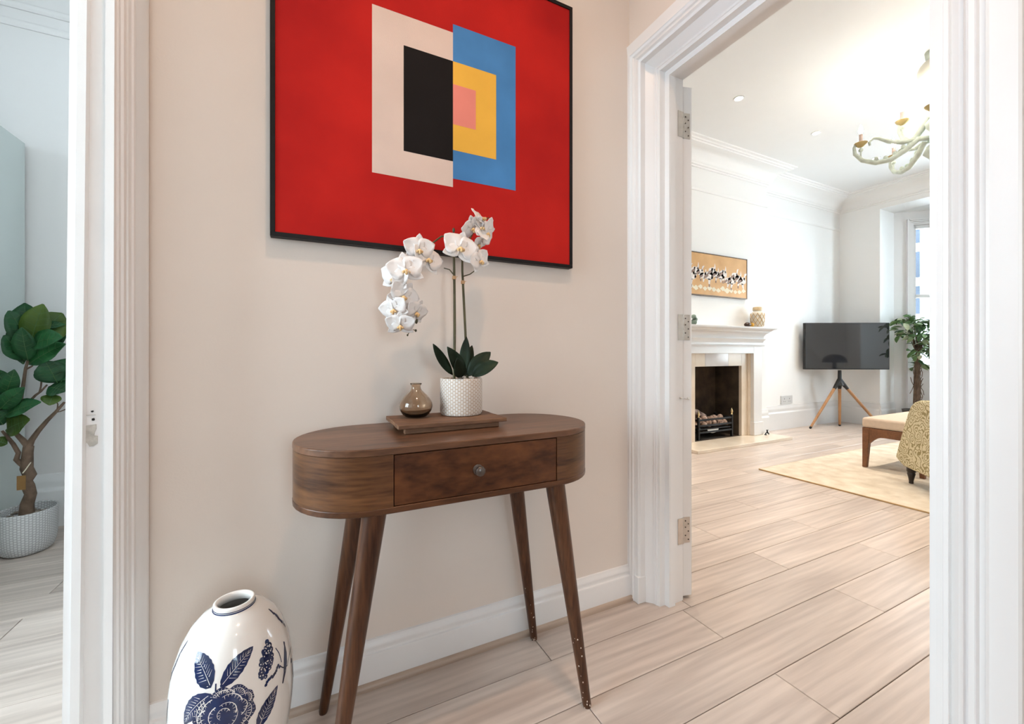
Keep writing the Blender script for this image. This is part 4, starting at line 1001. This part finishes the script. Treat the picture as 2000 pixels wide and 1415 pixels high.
for k in range(18):
    row = k // 6; i = k % 6
    me = lumps[k % 5]; sc_ = (1.08, 0.92, 0.9)
    best = None
    for tries in range(60 if row < 2 else 30):     # turn and nudge the lump until it drops deepest between the bars and its neighbours
        px_ = FBX0 + 0.058 + i * 0.0968 + rs.uniform(-.008, .008); py_ = FBY + (0.062, 0.160)[row % 2] + rs.uniform(-.008, .012)
        if row == 2: px_ = FBX0 + (0.105 + i * 0.0975 if i < 5 else 0.075) + rs.uniform(-.012, .012); py_ = FBY + (0.085 if i < 5 else 0.170) + rs.uniform(-.015, .015)
        rot = (rs.uniform(0, 6), rs.uniform(0, 6), rs.uniform(0, 6))
        R_ = Euler(rot).to_matrix() @ Matrix.Diagonal(sc_)
        V = [R_ @ v.co for v in me.vertices]; V = [(v.x + px_, v.y + py_, v.z) for v in V]; F = [tuple(p.vertices) for p in me.polygons]
        z = settle(V, F, HZ + 0.36); t = placed.pop()
        if best is None or z < best[0]: best = (z, rot, t, px_, py_)
        if row < 2 and z < HZ + 0.168: break
    placed.append(best[2])
    o = bpy.data.objects.new('ceramic_coal', me); COL.objects.link(o)
    o.location = (best[3], best[4], best[0]); o.rotation_euler = best[1]; o.scale = sc_
    tag(o, 'reddish brown ceramic coal piled in the iron fire basket', 'coal', 'ceramic coals in the fire basket')
lb = None
for tries in range(240):                           # the log finds its lowest seat across the coals at one end of the basket
    tl, dy_, dx_ = rs.uniform(0.0, 0.32), rs.uniform(0.085, 0.185), rs.uniform(0.012, 0.05)
    lgm = MB().tube([(FBX0 + dx_ + a, FBY + dy_ + b, c - tl * a) for a, b, c in ((0.0, 0.004, 0.0), (0.05, -0.004, 0.010), (0.11, 0.0, 0.014), (0.17, 0.006, 0.008), (0.23, 0.006, 0.004), (0.29, 0.012, 0.0))], [0.026, 0.038, 0.045, 0.043, 0.038, 0.026], 12)
    lgm.v = [(x + 0.004 * math.sin(60 * y + 40 * z), y + 0.004 * math.sin(50 * x), z + 0.004 * math.sin(70 * x + 45 * y)) for x, y, z in lgm.v]
    lz = settle(lgm.v, lgm.f, HZ + 0.42); placed.pop()
    low = bvh([(x, y, z + lz - 0.003) for x, y, z in lgm.v], lgm.f)
    cxs = [sum(lgm.v[i][0] for i in lgm.f[a]) / len(lgm.f[a]) for q in placed for a, b in low.overlap(q)]
    spread = 0.0 if cxs and min(cxs) < FBX0 + dx_ + 0.11 and max(cxs) > FBX0 + dx_ + 0.18 else 0.2   # it must bear on both halves
    if lb is None or lz - tl * 0.145 + spread < lb[0]: lb = (lz - tl * 0.145 + spread, lz, lgm)
lgm = lb[2]; lgm.v = [(x, y, z + lb[1] - 0.003) for x, y, z in lgm.v]
lg = lgm.build('ceramic_log', coalm)
tag(lg, 'brown ceramic log lying on top of the coals in the fireplace', 'log')

gt = MB(); gp = at(1494, 846, y=3.33)
gt.tube([(gp.x - 0.035, 3.30, HZ + 0.02), (gp.x, 3.30, HZ + 0.028), (gp.x + 0.035, 3.31, HZ + 0.022), (gp.x + 0.05, 3.31, HZ + 0.0005)], 0.007, 8); gt.lathe([(0.011, 0), (0.012, 0.012), (0.007, 0.03), (0.010, 0.034), (0.010, 0.04)], 10, (gp.x, 3.30, HZ + 0.018)); gt.tube([(gp.x - 0.018, 3.30, HZ + 0.06), (gp.x + 0.018, 3.30, HZ + 0.06)], 0.005, 8)
gt.lathe([(0.014, 0), (0.014, 0.012)], 10, (gp.x - 0.035, 3.30, HZ + 0.0005))
tag(gt.build('gas_tap', iron), 'small dark gas tap on the hearth beside the pilaster', 'tap')

# ------------------------------------------------------------------ mantel things, picture of cranes
gold = mat('gold_leaf_ground', (0.66, 0.36, 0.12), 0.5, var=0.10, vscale=5, col2=(0.72, 0.42, 0.16))
cr = thing('crane_picture', (4.5, YCH, 1.76), 'wide gold picture of white cranes in a thin dark frame above the mantel', 'picture')
QX0, QX1, QZ0, QZ1 = 3.70, 5.0, 1.762, 2.268
YQ = YCH - 0.03
MB().box((QX0 + 0.008, YQ + 0.004, QZ0 + 0.008), (QX1 - 0.008, YCH - 0.001, QZ1 - 0.008)).build('panel', gold, cr)
f2 = MB(); f2.box((QX0, YQ, QZ0), (QX1, YCH - 0.001, QZ0 + 0.01)); f2.box((QX0, YQ, QZ1 - 0.01), (QX1, YCH - 0.001, QZ1)); f2.box((QX0, YQ, QZ0), (QX0 + 0.01, YCH - 0.001, QZ1)); f2.box((QX1 - 0.01, YQ, QZ0), (QX1, YCH - 0.001, QZ1))
f2.build('frame', mat('dark_bronze', (0.10, 0.06, 0.035), 0.4, 0.5, var=0.2), cr)
wp = mat('crane_white', (0.80, 0.74, 0.70), 0.6, var=0.08, vscale=20); gp_ = mat('crane_grey', (0.26, 0.17, 0.13), 0.6, var=0.2, vscale=20); cp_ = mat('crane_cream', (0.84, 0.77, 0.58), 0.6, var=0.05)
rs = random.Random(14)
def paint(polys, m, name, lift):
    mb = MB()
    for P in polys:
        n = len(P); a = [(x, YQ + 0.004 - lift, z) for x, z in P]; b = [(x, YQ + 0.0045, z) for x, z in P]
        mb.add(a + b, [tuple(range(n))] + [(i, (i + 1) % n, n + (i + 1) % n, n + i) for i in range(n)])
    mb.build(name, m, cr)
whites, greys, creams = [], [], []
for k in range(17):
    cx_ = QX0 + 0.10 + k * 0.069 + rs.uniform(-.015, .015); cz_ = 2.02 + rs.uniform(-.06, .05); s_ = rs.uniform(0.058, 0.082); tilt = rs.uniform(-.5, .5)
    ell = [(cx_ + s_ * math.cos(a) * (1 + .12 * math.sin(3 * a + k)), cz_ + s_ * 0.62 * math.sin(a + tilt * .4)) for a in [2 * PI * i / 14 for i in range(14)]]
    whites.append(ell)
    whites.append([(cx_ + s_ * 0.3, cz_ + s_ * 0.3), (cx_ + s_ * 0.55, cz_ + s_ * 1.2), (cx_ + s_ * (0.9 + tilt), cz_ + s_ * 1.35), (cx_ + s_ * (1.0 + tilt), cz_ + s_ * 1.3), (cx_ + s_ * 0.75, cz_ + s_ * 0.8), (cx_ + s_ * 0.6, cz_ + s_ * 0.1)])
    whites.append([(cx_ - s_ * .2, cz_ - s_ * .4), (cx_ + s_ * .35, cz_ - s_ * .5), (cx_ + s_ * (.2 + tilt * .5), cz_ - s_ * 1.25), (cx_ + s_ * (-.1 + tilt * .5), cz_ - s_ * 1.2)])
    greys.append([(cx_ - s_ * 1.0, cz_ - s_ * .1), (cx_ - s_ * .4, cz_ + s_ * .25), (cx_ - s_ * .1, cz_), (cx_ - s_ * .5, cz_ - s_ * .3), (cx_ - s_ * 1.2, cz_ - s_ * .6)])
    if k % 2: greys.append([(cx_ + s_ * (.2 + tilt * .5), cz_ - s_ * 1.7), (cx_ + s_ * (-.1 + tilt * .5), cz_ - s_ * 1.6), (cx_ + s_ * (tilt * .5), cz_ - s_ * 1.2), (cx_ + s_ * (.25 + tilt * .5), cz_ - s_ * 1.3)])
for k in range(16):
    cx_ = QX0 + 0.06 + k * 0.078; cz_ = 1.85 + rs.uniform(-.012, .016); s_ = rs.uniform(0.032, 0.05)
    creams.append([(cx_ + s_ * math.cos(a) * (1 + .2 * math.sin(3 * a + k)), cz_ + s_ * .6 * math.sin(a) * (1 + .25 * math.cos(4 * a))) for a in [2 * PI * i / 14 for i in range(14)]])
paint(creams, cp_, 'painted_ground', 0.0006); paint(whites, wp, 'painted_cranes', 0.001); paint(greys, gp_, 'painted_wing_tips', 0.0014)

jarm = mat('gold_trellis_jar', (0.74, 0.70, 0.62), 0.3, var=0.06, vscale=25)
MZ = 1.4005
jx, jy = 5.085, 3.315
jr = thing('ginger_jar', (jx, jy, MZ), 'cream and gold patterned ginger jar at the end of the mantel shelf', 'jar')
MB().lathe([(0, 0), (0.062, 0), (0.066, 0.006), (0.074, 0.06), (0.078, 0.13), (0.074, 0.17), (0.060, 0.198), (0.046, 0.205), (0.046, 0.212), (0, 0.212)], 32, (jx, jy, MZ), cap=False).build('body', jarm, jr, origin=(jx, jy, MZ))
MB().lathe([(0, 0.213), (0.051, 0.213), (0.053, 0.222), (0.053, 0.248), (0.048, 0.258), (0.02, 0.262), (0, 0.263)], 32, (jx, jy, MZ), cap=False).build('lid', mat('jar_lid', (0.66, 0.52, 0.32), 0.3, var=0.2, vscale=25), jr)
trel = MB()
for k in range(10):
    for s_ in (-1, 1):
        pts = []
        for i in range(9):
            z = 0.015 + 0.165 * i / 8; r = 0.0675 + 0.0115 * math.sin(PI * min(1, z / 0.26)) + 0.0008
            a = 2 * PI * k / 10 + s_ * 1.3 * i / 8; pts.append((jx + r * math.cos(a), jy + r * math.sin(a), MZ + z))
        trel.tube(pts, 0.0022, 5)
trel.build('trellis', mat('jar_gold', (0.60, 0.36, 0.10), 0.35, 0.4, var=0.1), jr)
so = thing('mantel_ornament', (4.885, 3.30, MZ), 'small dark brown and amber ornament beside the ginger jar', 'ornament')
MB().ball((4.872, 3.30, MZ + 0.030), 0.042, 14, 10, (1.25, 0.8, 0.7)).build('dark_body', mat('dark_brown_glaze', (0.05, 0.022, 0.014), 0.3, var=0.3), so)
MB().ball((4.955, 3.30, MZ + 0.030), 0.034, 12, 8, (0.9, 0.8, 0.85)).build('amber_end', mat('amber_glaze', (0.62, 0.34, 0.05), 0.25, var=0.1), so)
gs = thing('green_ornament', (3.99, 3.30, MZ), 'small sage green knobbly ornament near the cranes end of the mantel shelf', 'ornament')
gsm = mat('sage_glaze', (0.16, 0.22, 0.18), 0.5, var=0.3, vscale=20)
gx = at(1356, 620, y=3.30).x
gm = MB().ball((gx - .01, 3.30, MZ + 0.03), 0.036, 12, 8).ball((gx + .012, 3.30, MZ + 0.062), 0.028, 10, 8).ball((gx - 0.02, 3.29, MZ + 0.09), 0.028, 10, 8)
gm.build('body', gsm, gs)

# ------------------------------------------------------------------ wall socket
sk = thing('wall_socket', (6.15, YB, 0.37), 'white double wall socket above the skirting beside the television', 'socket')
sp0, sp1 = at(1525, 779, y=YB - 0.005), at(1547, 793, y=YB - 0.005)
skm = mat('brushed_socket', (0.66, 0.66, 0.66), 0.4, 0.2, var=0.02)
MB().box((sp0.x, YB - 0.012, sp1.z + 0.035), (sp1.x, YB - 0.0003, sp0.z + 0.035)).build('plate', skm, sk, 0.003)
for f in (0.28, 0.72):
    cx_ = sp0.x + (sp1.x - sp0.x) * f; cz_ = (sp0.z + sp1.z) / 2 + 0.03
    MB().box((cx_ - 0.004, YB - 0.0125, cz_ + 0.012), (cx_ + 0.004, YB - 0.0118, cz_ + 0.03)).box((cx_ - 0.022, YB - 0.0125, cz_ - 0.02), (cx_ - 0.01, YB - 0.0118, cz_ - 0.013)).box((cx_ + 0.01, YB - 0.0125, cz_ - 0.02), (cx_ + 0.022, YB - 0.0118, cz_ - 0.013)).build('pin_holes', hole, sk)

# ------------------------------------------------------------------ television on a tripod
tvc = at(1654.5, 676.5, t=5.95)
Fv, Rv = Vector((FX, FY, 0)), Vector((FY, -FX, 0))
Rv2 = (Rv * math.cos(0.04) - Fv * math.sin(0.04)); Fv2 = Vector((-Rv2.y, Rv2.x, 0))
tv = thing('television', (tvc.x, tvc.y, 0), 'black flat screen television on a tripod stand with oak legs', 'television')
tvb = mat('black_plastic', (0.015, 0.015, 0.016), 0.4, var=0.1)
scr = mat('dark_screen', (0.020, 0.022, 0.027), 0.06, var=0.05, spec=0.9, coat=0.8)
def tbox(s0, s1, z0, z1, o0, o1):
    P = [Vector((tvc.x, tvc.y, 0)) + Rv2 * s + Fv2 * o + Vector((0, 0, z)) for z in (z0, z1) for s, o in ((s0, o0), (s1, o0), (s1, o1), (s0, o1))]
    return MB().add(P, [(3, 2, 1, 0), (4, 5, 6, 7), (0, 1, 5, 4), (1, 2, 6, 5), (2, 3, 7, 6), (3, 0, 4, 7)])
hw, hh = 0.590, 0.336
tbox(-hw, hw, tvc.z - hh, tvc.z + hh, 0.002, 0.045).build('bezel', tvb, tv, 0.003)
tbox(-hw + 0.008, hw - 0.008, tvc.z - hh + 0.014, tvc.z + hh - 0.008, -0.001, 0.0025).build('screen', scr, tv)
hub = at(1645, 740, t=5.99) + Fv2 * 0.05
hb = MB().tube([hub + Vector((0, 0, 0.12)), hub + Vector((0, 0, 0.0)), hub + Vector((0, 0, -0.05)), hub + Vector((0, 0, -0.10))], [0.022, 0.024, 0.036, 0.055], 16)
feet = [at(1582, 838, z=0.0), at(1640, 833, z=0.0), at(1722, 838, t=5.93)]
feet[2].z = 0
oakl = wood('oiled_oak', (0.33, 0.15, 0.06), (0.56, 0.30, 0.14), (14, 14, 2.5), 1.0, 0.45, 0, 0, 0.1)
for ft in feet:
    ft.z = 0.0
    k0 = hub + Vector((0, 0, -0.02)); d_ = ft - k0
    hb.tube([k0, k0 + d_ * 0.11, k0 + d_ * 0.19], [0.032, 0.027, 0.021], 12)
hb.build('stand_hub', tvb, tv)
for ft in feet:
    k0 = hub + Vector((0, 0, -0.02)); d_ = ft + Vector((0, 0, 0.006)) - k0
    lgo = MB().tube([k0 + d_ * 0.17, k0 + d_ * 0.6, k0 + d_ * 0.975], [0.020, 0.018, 0.015], 14).build('leg', oakl, tv)
    MB().tube([k0 + d_ * 0.97, k0 + d_ * 1.0], [0.0165, 0.014], 12).build('foot_cap', tvb, lgo)

# ------------------------------------------------------------------ ficus tree in the bay
fcx = at(1791, 700, t=5.98)
fb = Vector((fcx.x, fcx.y, 0))
ft_ = thing('potted_weeping_fig', fb, 'weeping fig tree with small variegated leaves standing in the bay', 'plant')
dpm = mat('dark_pot', (0.10, 0.085, 0.075), 0.5, var=0.15)
MB().lathe([(0, 0.0005), (0.12, 0.0005), (0.13, 0.01), (0.16, 0.24), (0.165, 0.26), (0.15, 0.262), (0.145, 0.22), (0, 0.218)], 28, fb, cap=False).build('pot', dpm, ft_)
rs = random.Random(33)
for k in range(5):
    a0 = 2 * PI * k / 5; pts = []
    for i in range(9):
        z = 0.2 + (1.05 + 0.05 * k) * i / 8; r = 0.026 * (1 - 0.4 * i / 8) + 0.03 * max(0, (i - 6))
        pts.append(fb + Vector((r * math.cos(a0 + i * 0.5), r * math.sin(a0 + i * 0.5), z)))
    MB().tube(pts, [0.021, 0.020, 0.019, 0.018, 0.016, 0.014, 0.012, 0.010, 0.008], 7).build('stem', bark, ft_)
vn = MB()
for k in range(14):
    a0 = rs.uniform(0, 6.28); z0 = rs.uniform(0.35, 0.8); r0 = 0.055; pts = []
    for i in range(5): pts.append(fb + Vector(((r0 + 0.02 * math.sin(i * 1.6 + k)) * math.cos(a0 + 0.12 * i), (r0 + 0.02 * math.sin(i * 1.6 + k)) * math.sin(a0 + 0.12 * i), z0 + 0.06 * i)))
    vn.tube(pts, 0.004, 5)
vn.build('vine', bark, ft_)
lm = [mat('ficus_leaf_%s' % n, c, 0.4, var=0.25, vscale=12, coat=0.1) for n, c in (('deep', (0.04, 0.10, 0.035)), ('mid', (0.10, 0.21, 0.07)), ('light', (0.24, 0.35, 0.17)), ('cream', (0.48, 0.54, 0.36)))]
lmesh = []
for m in lm:
    me = blade((0, 0, 0), (0, 0.125, 0), 0.058, (0, 0, 1), 0.25, 0.06, 5, 0.1, 0.0008).mesh('leaf'); me.materials.append(m); lmesh.append(me)
brn = MB(); hubz = fb + Vector((0, 0, 1.10)); nleaf = 0; k = 0
clusters = []
while len(clusters) < 33:
    q = Vector((rs.uniform(-1, 1), rs.uniform(-1, 1), rs.uniform(-1, 1)))
    if not 0.35 < q.length < 1: continue
    p = fb + Vector((0, 0, 1.31)) + Vector((q.x * 0.46, q.y * 0.46, q.z * 0.40))
    if p.y > 2.90 or (p.x < 7.58 and p.y > 2.74) or (p.x - 7.97) * 0.696 + (p.y - 3.07) * 0.718 > -0.10: continue
    clusters.append(p)
    brn.tube([hubz + Vector((0, 0, rs.uniform(-.1, .2))), (hubz + p) / 2 + Vector((0, 0, 0.05)), p], [0.006, 0.004, 0.002], 5)
    for j in range(9):
        a = rs.uniform(0, 2 * PI)
        child('leaf', lmesh[rs.choices((0, 1, 2, 3), (3, 4, 3, 2))[0]], None, ft_, p + Vector((rs.gauss(0, .035), rs.gauss(0, .035), rs.gauss(0, .035))) - fb, (rs.uniform(-1.0, .2), rs.uniform(-.6, .6), a), (rs.uniform(.8, 1.25),) * 3)
brn.build('branches', bark, ft_)

# ------------------------------------------------------------------ rug, bench, armchair
rugm = mat('cream_wool_rug', (0.66, 0.55, 0.42), 0.95, var=0.09, vscale=9, bump=0.5, bscale=220, col2=(0.78, 0.69, 0.57))
rg = thing('rug', (5.1, 1.3, 0), 'large cream wool rug with a faint tan pattern under the bench and armchair', 'rug')
RX0, RX1, RY0, RY1 = 3.745, 6.45, 0.25, 2.425
MB().box((RX0, RY0, 0.0005), (RX1, RY1, 0.012)).build('pile', rugm, rg, 0.003)
edge = mat('tan_rug_binding', (0.44, 0.28, 0.13), 0.9, var=0.1)
be = MB(); be.box((RX0 - 0.006, RY0, 0.0005), (RX0 + 0.001, RY1, 0.0105)); be.box((RX0, RY1 - 0.001, 0.0005), (RX1, RY1 + 0.006, 0.0105)); be.build('binding', edge, rg, 0.002)

bx0, by1 = 4.672, 2.035
bw, bdp = 0.90, 0.44
bn = thing('footstool_bench', (bx0 + bw / 2, by1 - bdp / 2, 0.012), 'low wooden bench stool with a cream upholstered seat on the rug', 'bench')
seatm = mat('cream_linen', (0.66, 0.52, 0.40), 0.9, var=0.04, vscale=40, bump=0.2, bscale=250)
bwood = wood('teak_brown', (0.13, 0.045, 0.014), (0.25, 0.10, 0.036), (3, 12, 12), 1.0, 0.4, 0, 0, 0.1)
sb = MB().box((bx0 - 0.004, by1 - bdp - 0.004, 0.385), (bx0 + bw + 0.004, by1 + 0.004, 0.478)).build('seat', seatm, bn, 0.022, 4)
LGW = 0.055; zt_ = 0.384; zb_ = 0.0125
def leg_frame(name, A, axis, length):
    """one side: apron with an arched underside between two legs is split into apron and legs below"""
    pts = []
    for i in range(13):
        t = i / 12; s_ = LGW + (length - 2 * LGW) * t
        d_ = min(s_ - LGW, length - LGW - s_); z = zt_ - 0.075 - 0.07 * max(0, 1 - d_ / 0.10) ** 2
        pts.append((s_, z))
    poly = [(LGW, zt_)] + pts + [(length - LGW, zt_)]
    mb = MB(); n = len(poly); ax = Vector(axis); cr_ = Vector((ax.y, -ax.x, 0)) * 0.03
    if (Vector((bx0 + bw / 2, by1 - bdp / 2, 0)) - Vector(A)).dot(cr_) < 0: cr_ = -cr_
    V = [Vector(A) + ax * s_ + Vector((0, 0, z)) for s_, z in poly]; V2 = [p + cr_ for p in V]
    mb.add(V + V2, [tuple(range(n)), tuple(range(n, 2 * n))[::-1]] + [(i, (i + 1) % n, n + (i + 1) % n, n + i) for i in range(n)])
    mb.build(name, bwood, bn)
leg_frame('apron', (bx0, by1, 0), (0, -1, 0), bdp); leg_frame('apron', (bx0 + bw, by1, 0), (0, -1, 0), bdp)
leg_frame('apron', (bx0, by1, 0), (1, 0, 0), bw); leg_frame('apron', (bx0, by1 - bdp, 0), (1, 0, 0), bw)
for cx_, sx in ((bx0, 1), (bx0 + bw, -1)):
    for cy_, sy in ((by1, -1), (by1 - bdp, 1)):
        V = []
        for z, wv in ((zb_, 0.034), (zt_ - 0.1, LGW - 0.004), (zt_, LGW)):
            V += [(cx_, cy_, z), (cx_ + sx * wv, cy_, z), (cx_ + sx * wv, cy_ + sy * wv, z), (cx_, cy_ + sy * wv, z)]
        F = [(0, 1, 2, 3), (8, 9, 10, 11)] + [(j * 4 + i, j * 4 + (i + 1) % 4, j * 4 + 4 + (i + 1) % 4, j * 4 + 4 + i) for j in range(2) for i in range(4)]
        MB().add(V, F).build('leg', bwood, bn, 0.003)

fab = scroll_fabric('scroll_damask', (0.66, 0.57, 0.37), (0.31, 0.24, 0.11), 15)
p1 = at(1747, 893, t=3.5); p1z = p1.z
A0 = Vector((p1.x, p1.y, 0)); ed = Vector((-0.64, -0.768, 0)); nd = Vector((0.768, -0.64, 0))
ac = thing('armchair', A0 + ed * 0.4 + nd * 0.35 + Vector((0, 0, 0.012)), 'cream armchair in gold scroll patterned fabric with dark turned feet', 'armchair')
arm_prof = [(0.0, p1z), (0.045, p1z + 0.13), (0.10, p1z + 0.27), (0.15, p1z + 0.39), (0.185, p1z + 0.455), (0.225, p1z + 0.49), (0.28, p1z + 0.51), (0.34, p1z + 0.515), (0.55, p1z + 0.53), (0.85, p1z + 0.56), (0.88, 0.14), (0.42, 0.135), (0.10, 0.15)]
def aprism(name, prof, n0, n1, m, bev):
    mb = MB(); n = len(prof)
    V = [A0 + ed * s_ + nd * n0 + Vector((0, 0, z)) for s_, z in prof] + [A0 + ed * s_ + nd * n1 + Vector((0, 0, z)) for s_, z in prof]
    mb.add(V, [tuple(range(n)), tuple(range(n, 2 * n))[::-1]] + [(i, (i + 1) % n, n + (i + 1) % n, n + i) for i in range(n)])
    return mb.build(name, m, ac, bev, 4, origin=A0)
aprism('side_panel', arm_prof, 0.0, 0.13, fab, 0.022)
aprism('side_panel', arm_prof, 0.60, 0.73, fab, 0.022)
aprism('seat_cushion', [(0.06, 0.22), (0.06, 0.40), (0.10, 0.43), (0.70, 0.43), (0.74, 0.22)], 0.132, 0.598, fab, 0.03)
aprism('backrest', [(0.72, 0.16), (0.70, 0.45), (0.82, 0.98), (0.86, 1.0), (0.92, 0.98), (0.90, 0.16)], 0.02, 0.71, fab, 0.03)
dk = mat('ebonised_wood', (0.022, 0.012, 0.009), 0.35, var=0.2)
for s_, o_ in ((0.10, 0.06), (0.80, 0.06), (0.10, 0.67), (0.80, 0.67)):
    c = A0 + ed * s_ + nd * o_
    MB().lathe([(0.013, 0), (0.016, 0.006), (0.014, 0.016), (0.02, 0.05), (0.027, 0.08), (0.024, 0.09), (0.03, 0.10), (0.03, 0.16)], 16, (c.x, c.y, 0.0125)).build('foot', dk, ac)

# ------------------------------------------------------------------ chandelier and ceiling lights
chc = at(1826, 300, t=3.3); CHX, CHY = chc.x, chc.y
ch = thing('chandelier', (CHX, CHY, CZ), 'pale green painted candle chandelier with scrolled arms and lit bulbs', 'chandelier')
pg = mat('pale_green_paint', (0.60, 0.65, 0.56), 0.45, var=0.15, vscale=25)
gc = mat('antique_gold_cup', (0.52, 0.40, 0.18), 0.4, 0.5, var=0.15)
cs = mat('candle_sleeve', (0.62, 0.47, 0.40), 0.6, var=0.08)
bulb = mat('lit_bulb', (1, 1, 1), 0.3, emit=(1.0, 0.93, 0.82), estr=150.0)
ZL = 2.866
MB().lathe([(0.0, 2.56), (0.012, 2.565), (0.03, 2.585), (0.02, 2.61), (0.035, 2.64), (0.07, 2.68), (0.055, 2.73), (0.022, 2.76), (0.02, 2.84), (0.05, 2.88), (0.06, 2.92), (0.03, 2.96), (0.018, 3.0), (0.02, 3.16), (0.035, 3.2), (0.012, 3.24), (0.012, 3.40), (0.055, 3.44), (0.06, CZ - 0.0005)], 24, (CHX, CHY, 0)).build('column', pg, ch, sharp=False)
MB().ball((CHX, CHY, 3.33), 0.105, 20, 12).build('globe', mat('cream_globe', (0.80, 0.77, 0.66), 0.4, var=0.03), ch)
def polar(ang, r, z):
    d_ = Rv * math.cos(ang) + Fv * math.sin(ang); return Vector((CHX, CHY, z)) + d_ * r
def arm(ang, rr, zc, z_in, big):
    k = rr / 0.46
    pts = [polar(ang, a * k, zc + b) for a, b in ((0.04, z_in - zc), (0.10, -0.055), (0.18, -0.13), (0.27, -0.185), (0.36, -0.19), (0.45, -0.15), (0.50, -0.085), (0.505, -0.03), (0.49, 0.01))]
    am = MB().tube(pts, [0.022, 0.022, 0.022, 0.021, 0.019, 0.017, 0.014, 0.011, 0.008], 10)
    if big:
        pts = [polar(ang, a * k, zc + b) for a, b in ((0.10, -0.055), (0.19, -0.06), (0.28, -0.03), (0.345, 0.015), (0.38, 0.02), (0.405, -0.005), (0.40, -0.035))]
        am.tube(pts, [0.017, 0.017, 0.016, 0.014, 0.012, 0.010, 0.008], 10)
        for a, b in ((0.30, -0.165), (0.24, -0.14), (0.36, -0.16), (0.19, -0.10), (0.15, -0.09)): am.ball(polar(ang, a * k, zc + b), 0.017, 8, 6, (1, 1, 1.3))
    ao = am.build('arm', pg, ch, sharp=False)
    c = polar(ang, rr, zc)
    MB().ball(c + Vector((0, 0, -0.06)), 0.017, 10, 8).tube([c + Vector((0, 0, -0.16 if big else -0.1)), c + Vector((0, 0, -0.03))], 0.006, 8).build('cup_stem', pg, ao)
    MB().lathe([(0.004, -0.04), (0.02, -0.032), (0.04, -0.012), (0.046, 0.0), (0.043, 0.002), (0.014, -0.018)], 20, c, cap=False).build('drip_cup', gc, ao)
    MB().lathe([(0.0125, -0.02), (0.0125, 0.075), (0.009, 0.078)], 14, c).build('candle_sleeve', cs, ao)
    MB().lathe([(0.008, 0.078), (0.014, 0.09), (0.0165, 0.105), (0.012, 0.128), (0.004, 0.15), (0.001, 0.158)], 14, c).build('bulb', bulb, ao)
for k in range(5): arm(math.radians(151 + 72 * k), 0.46, ZL, 2.80, True)
for k in range(3): arm(math.radians(238 + 120 * k), 0.20, 3.03, 2.98, False)

dlm = mat('lit_downlight', (1, 1, 1), 0.4, emit=(1.0, 0.94, 0.84), estr=25.0)
ringm = mat('white_ring', (0.85, 0.85, 0.84), 0.4, var=0.01)
def downlight(x, y, watts, col, label, group, cone=2.4, z=CZ):
    o = thing('downlight', (x, y, z), label, 'downlight', group)
    MB().lathe([(0.034, -0.001), (0.036, -0.006), (0.046, -0.004), (0.047, -0.0002)], 24, (x, y, z), cap=False).build('ring', ringm, o)
    MB().lathe([(0.0, -0.002), (0.034, -0.002)], 24, (x, y, z), cap=False).build('lens', dlm, o)
    l = bpy.data.lights.new('downlight_lamp', 'SPOT'); l.energy = watts; l.color = col; l.shadow_soft_size = 0.05; l.spot_size = cone; l.spot_blend = 1.0
    lo = bpy.data.objects.new('downlight_lamp', l); COL.objects.link(lo); lo.parent = o; lo.location = (0, 0, -0.03)
WARM = (1.0, 0.86, 0.70)
for k_, p in enumerate(((3.655, 2.563), (4.989, 2.592), (6.3, 2.6), (2.4, 2.55), (3.655, 0.3), (4.989, 0.3), (6.3, 0.3), (2.4, 0.3))):
    lab = ('lit recessed ceiling downlight above the hearth at the end towards the doorway', 'lit recessed ceiling downlight above the end of the hearth nearer the television')[k_] if k_ < 2 else 'lit recessed living room ceiling downlight clear of the chimney breast'
    downlight(p[0], p[1], 190, WARM, lab, 'downlights in the living room ceiling', 1.2)
HWARM = (1.0, 0.64, 0.40)
for p in ((0.36, 0.34, 72), (0.45, -1.3, 26)):
    downlight(p[0], p[1], p[2], HWARM, 'lit recessed downlight in the hall ceiling', 'downlights in the hall ceiling', 2.7)

# ------------------------------------------------------------------ lamp and side table near the bay (mirrored in the screen)
lx, ly = 7.2, 0.0
st = thing('side_table', (lx, ly, 0), 'round dark side table by the window wall holding a mushroom lamp', 'table')
MB().lathe([(0, 0.59), (0.24, 0.59), (0.25, 0.6), (0.25, 0.612), (0.24, 0.62), (0, 0.62)], 32, (lx, ly, 0), cap=False).build('table_top', dk, st)
MB().lathe([(0.16, 0.0005), (0.16, 0.015), (0.03, 0.03), (0.022, 0.06), (0.022, 0.59)], 24, (lx, ly, 0)).build('pedestal', dk, st)
ml = thing('mushroom_lamp', (lx, ly, 0.62), 'black mushroom lamp with a domed shade on the round side table', 'lamp')
MB().lathe([(0.09, 0.6205), (0.09, 0.64), (0.035, 0.66), (0.03, 0.90)], 24, (lx, ly, 0)).build('base', tvb, ml)
MB().lathe([(0.21, 0.885), (0.212, 0.895), (0.20, 0.95), (0.165, 1.005), (0.11, 1.04), (0.04, 1.055), (0.0, 1.057)], 32, (lx, ly, 0), cap=False).build('shade', tvb, ml)
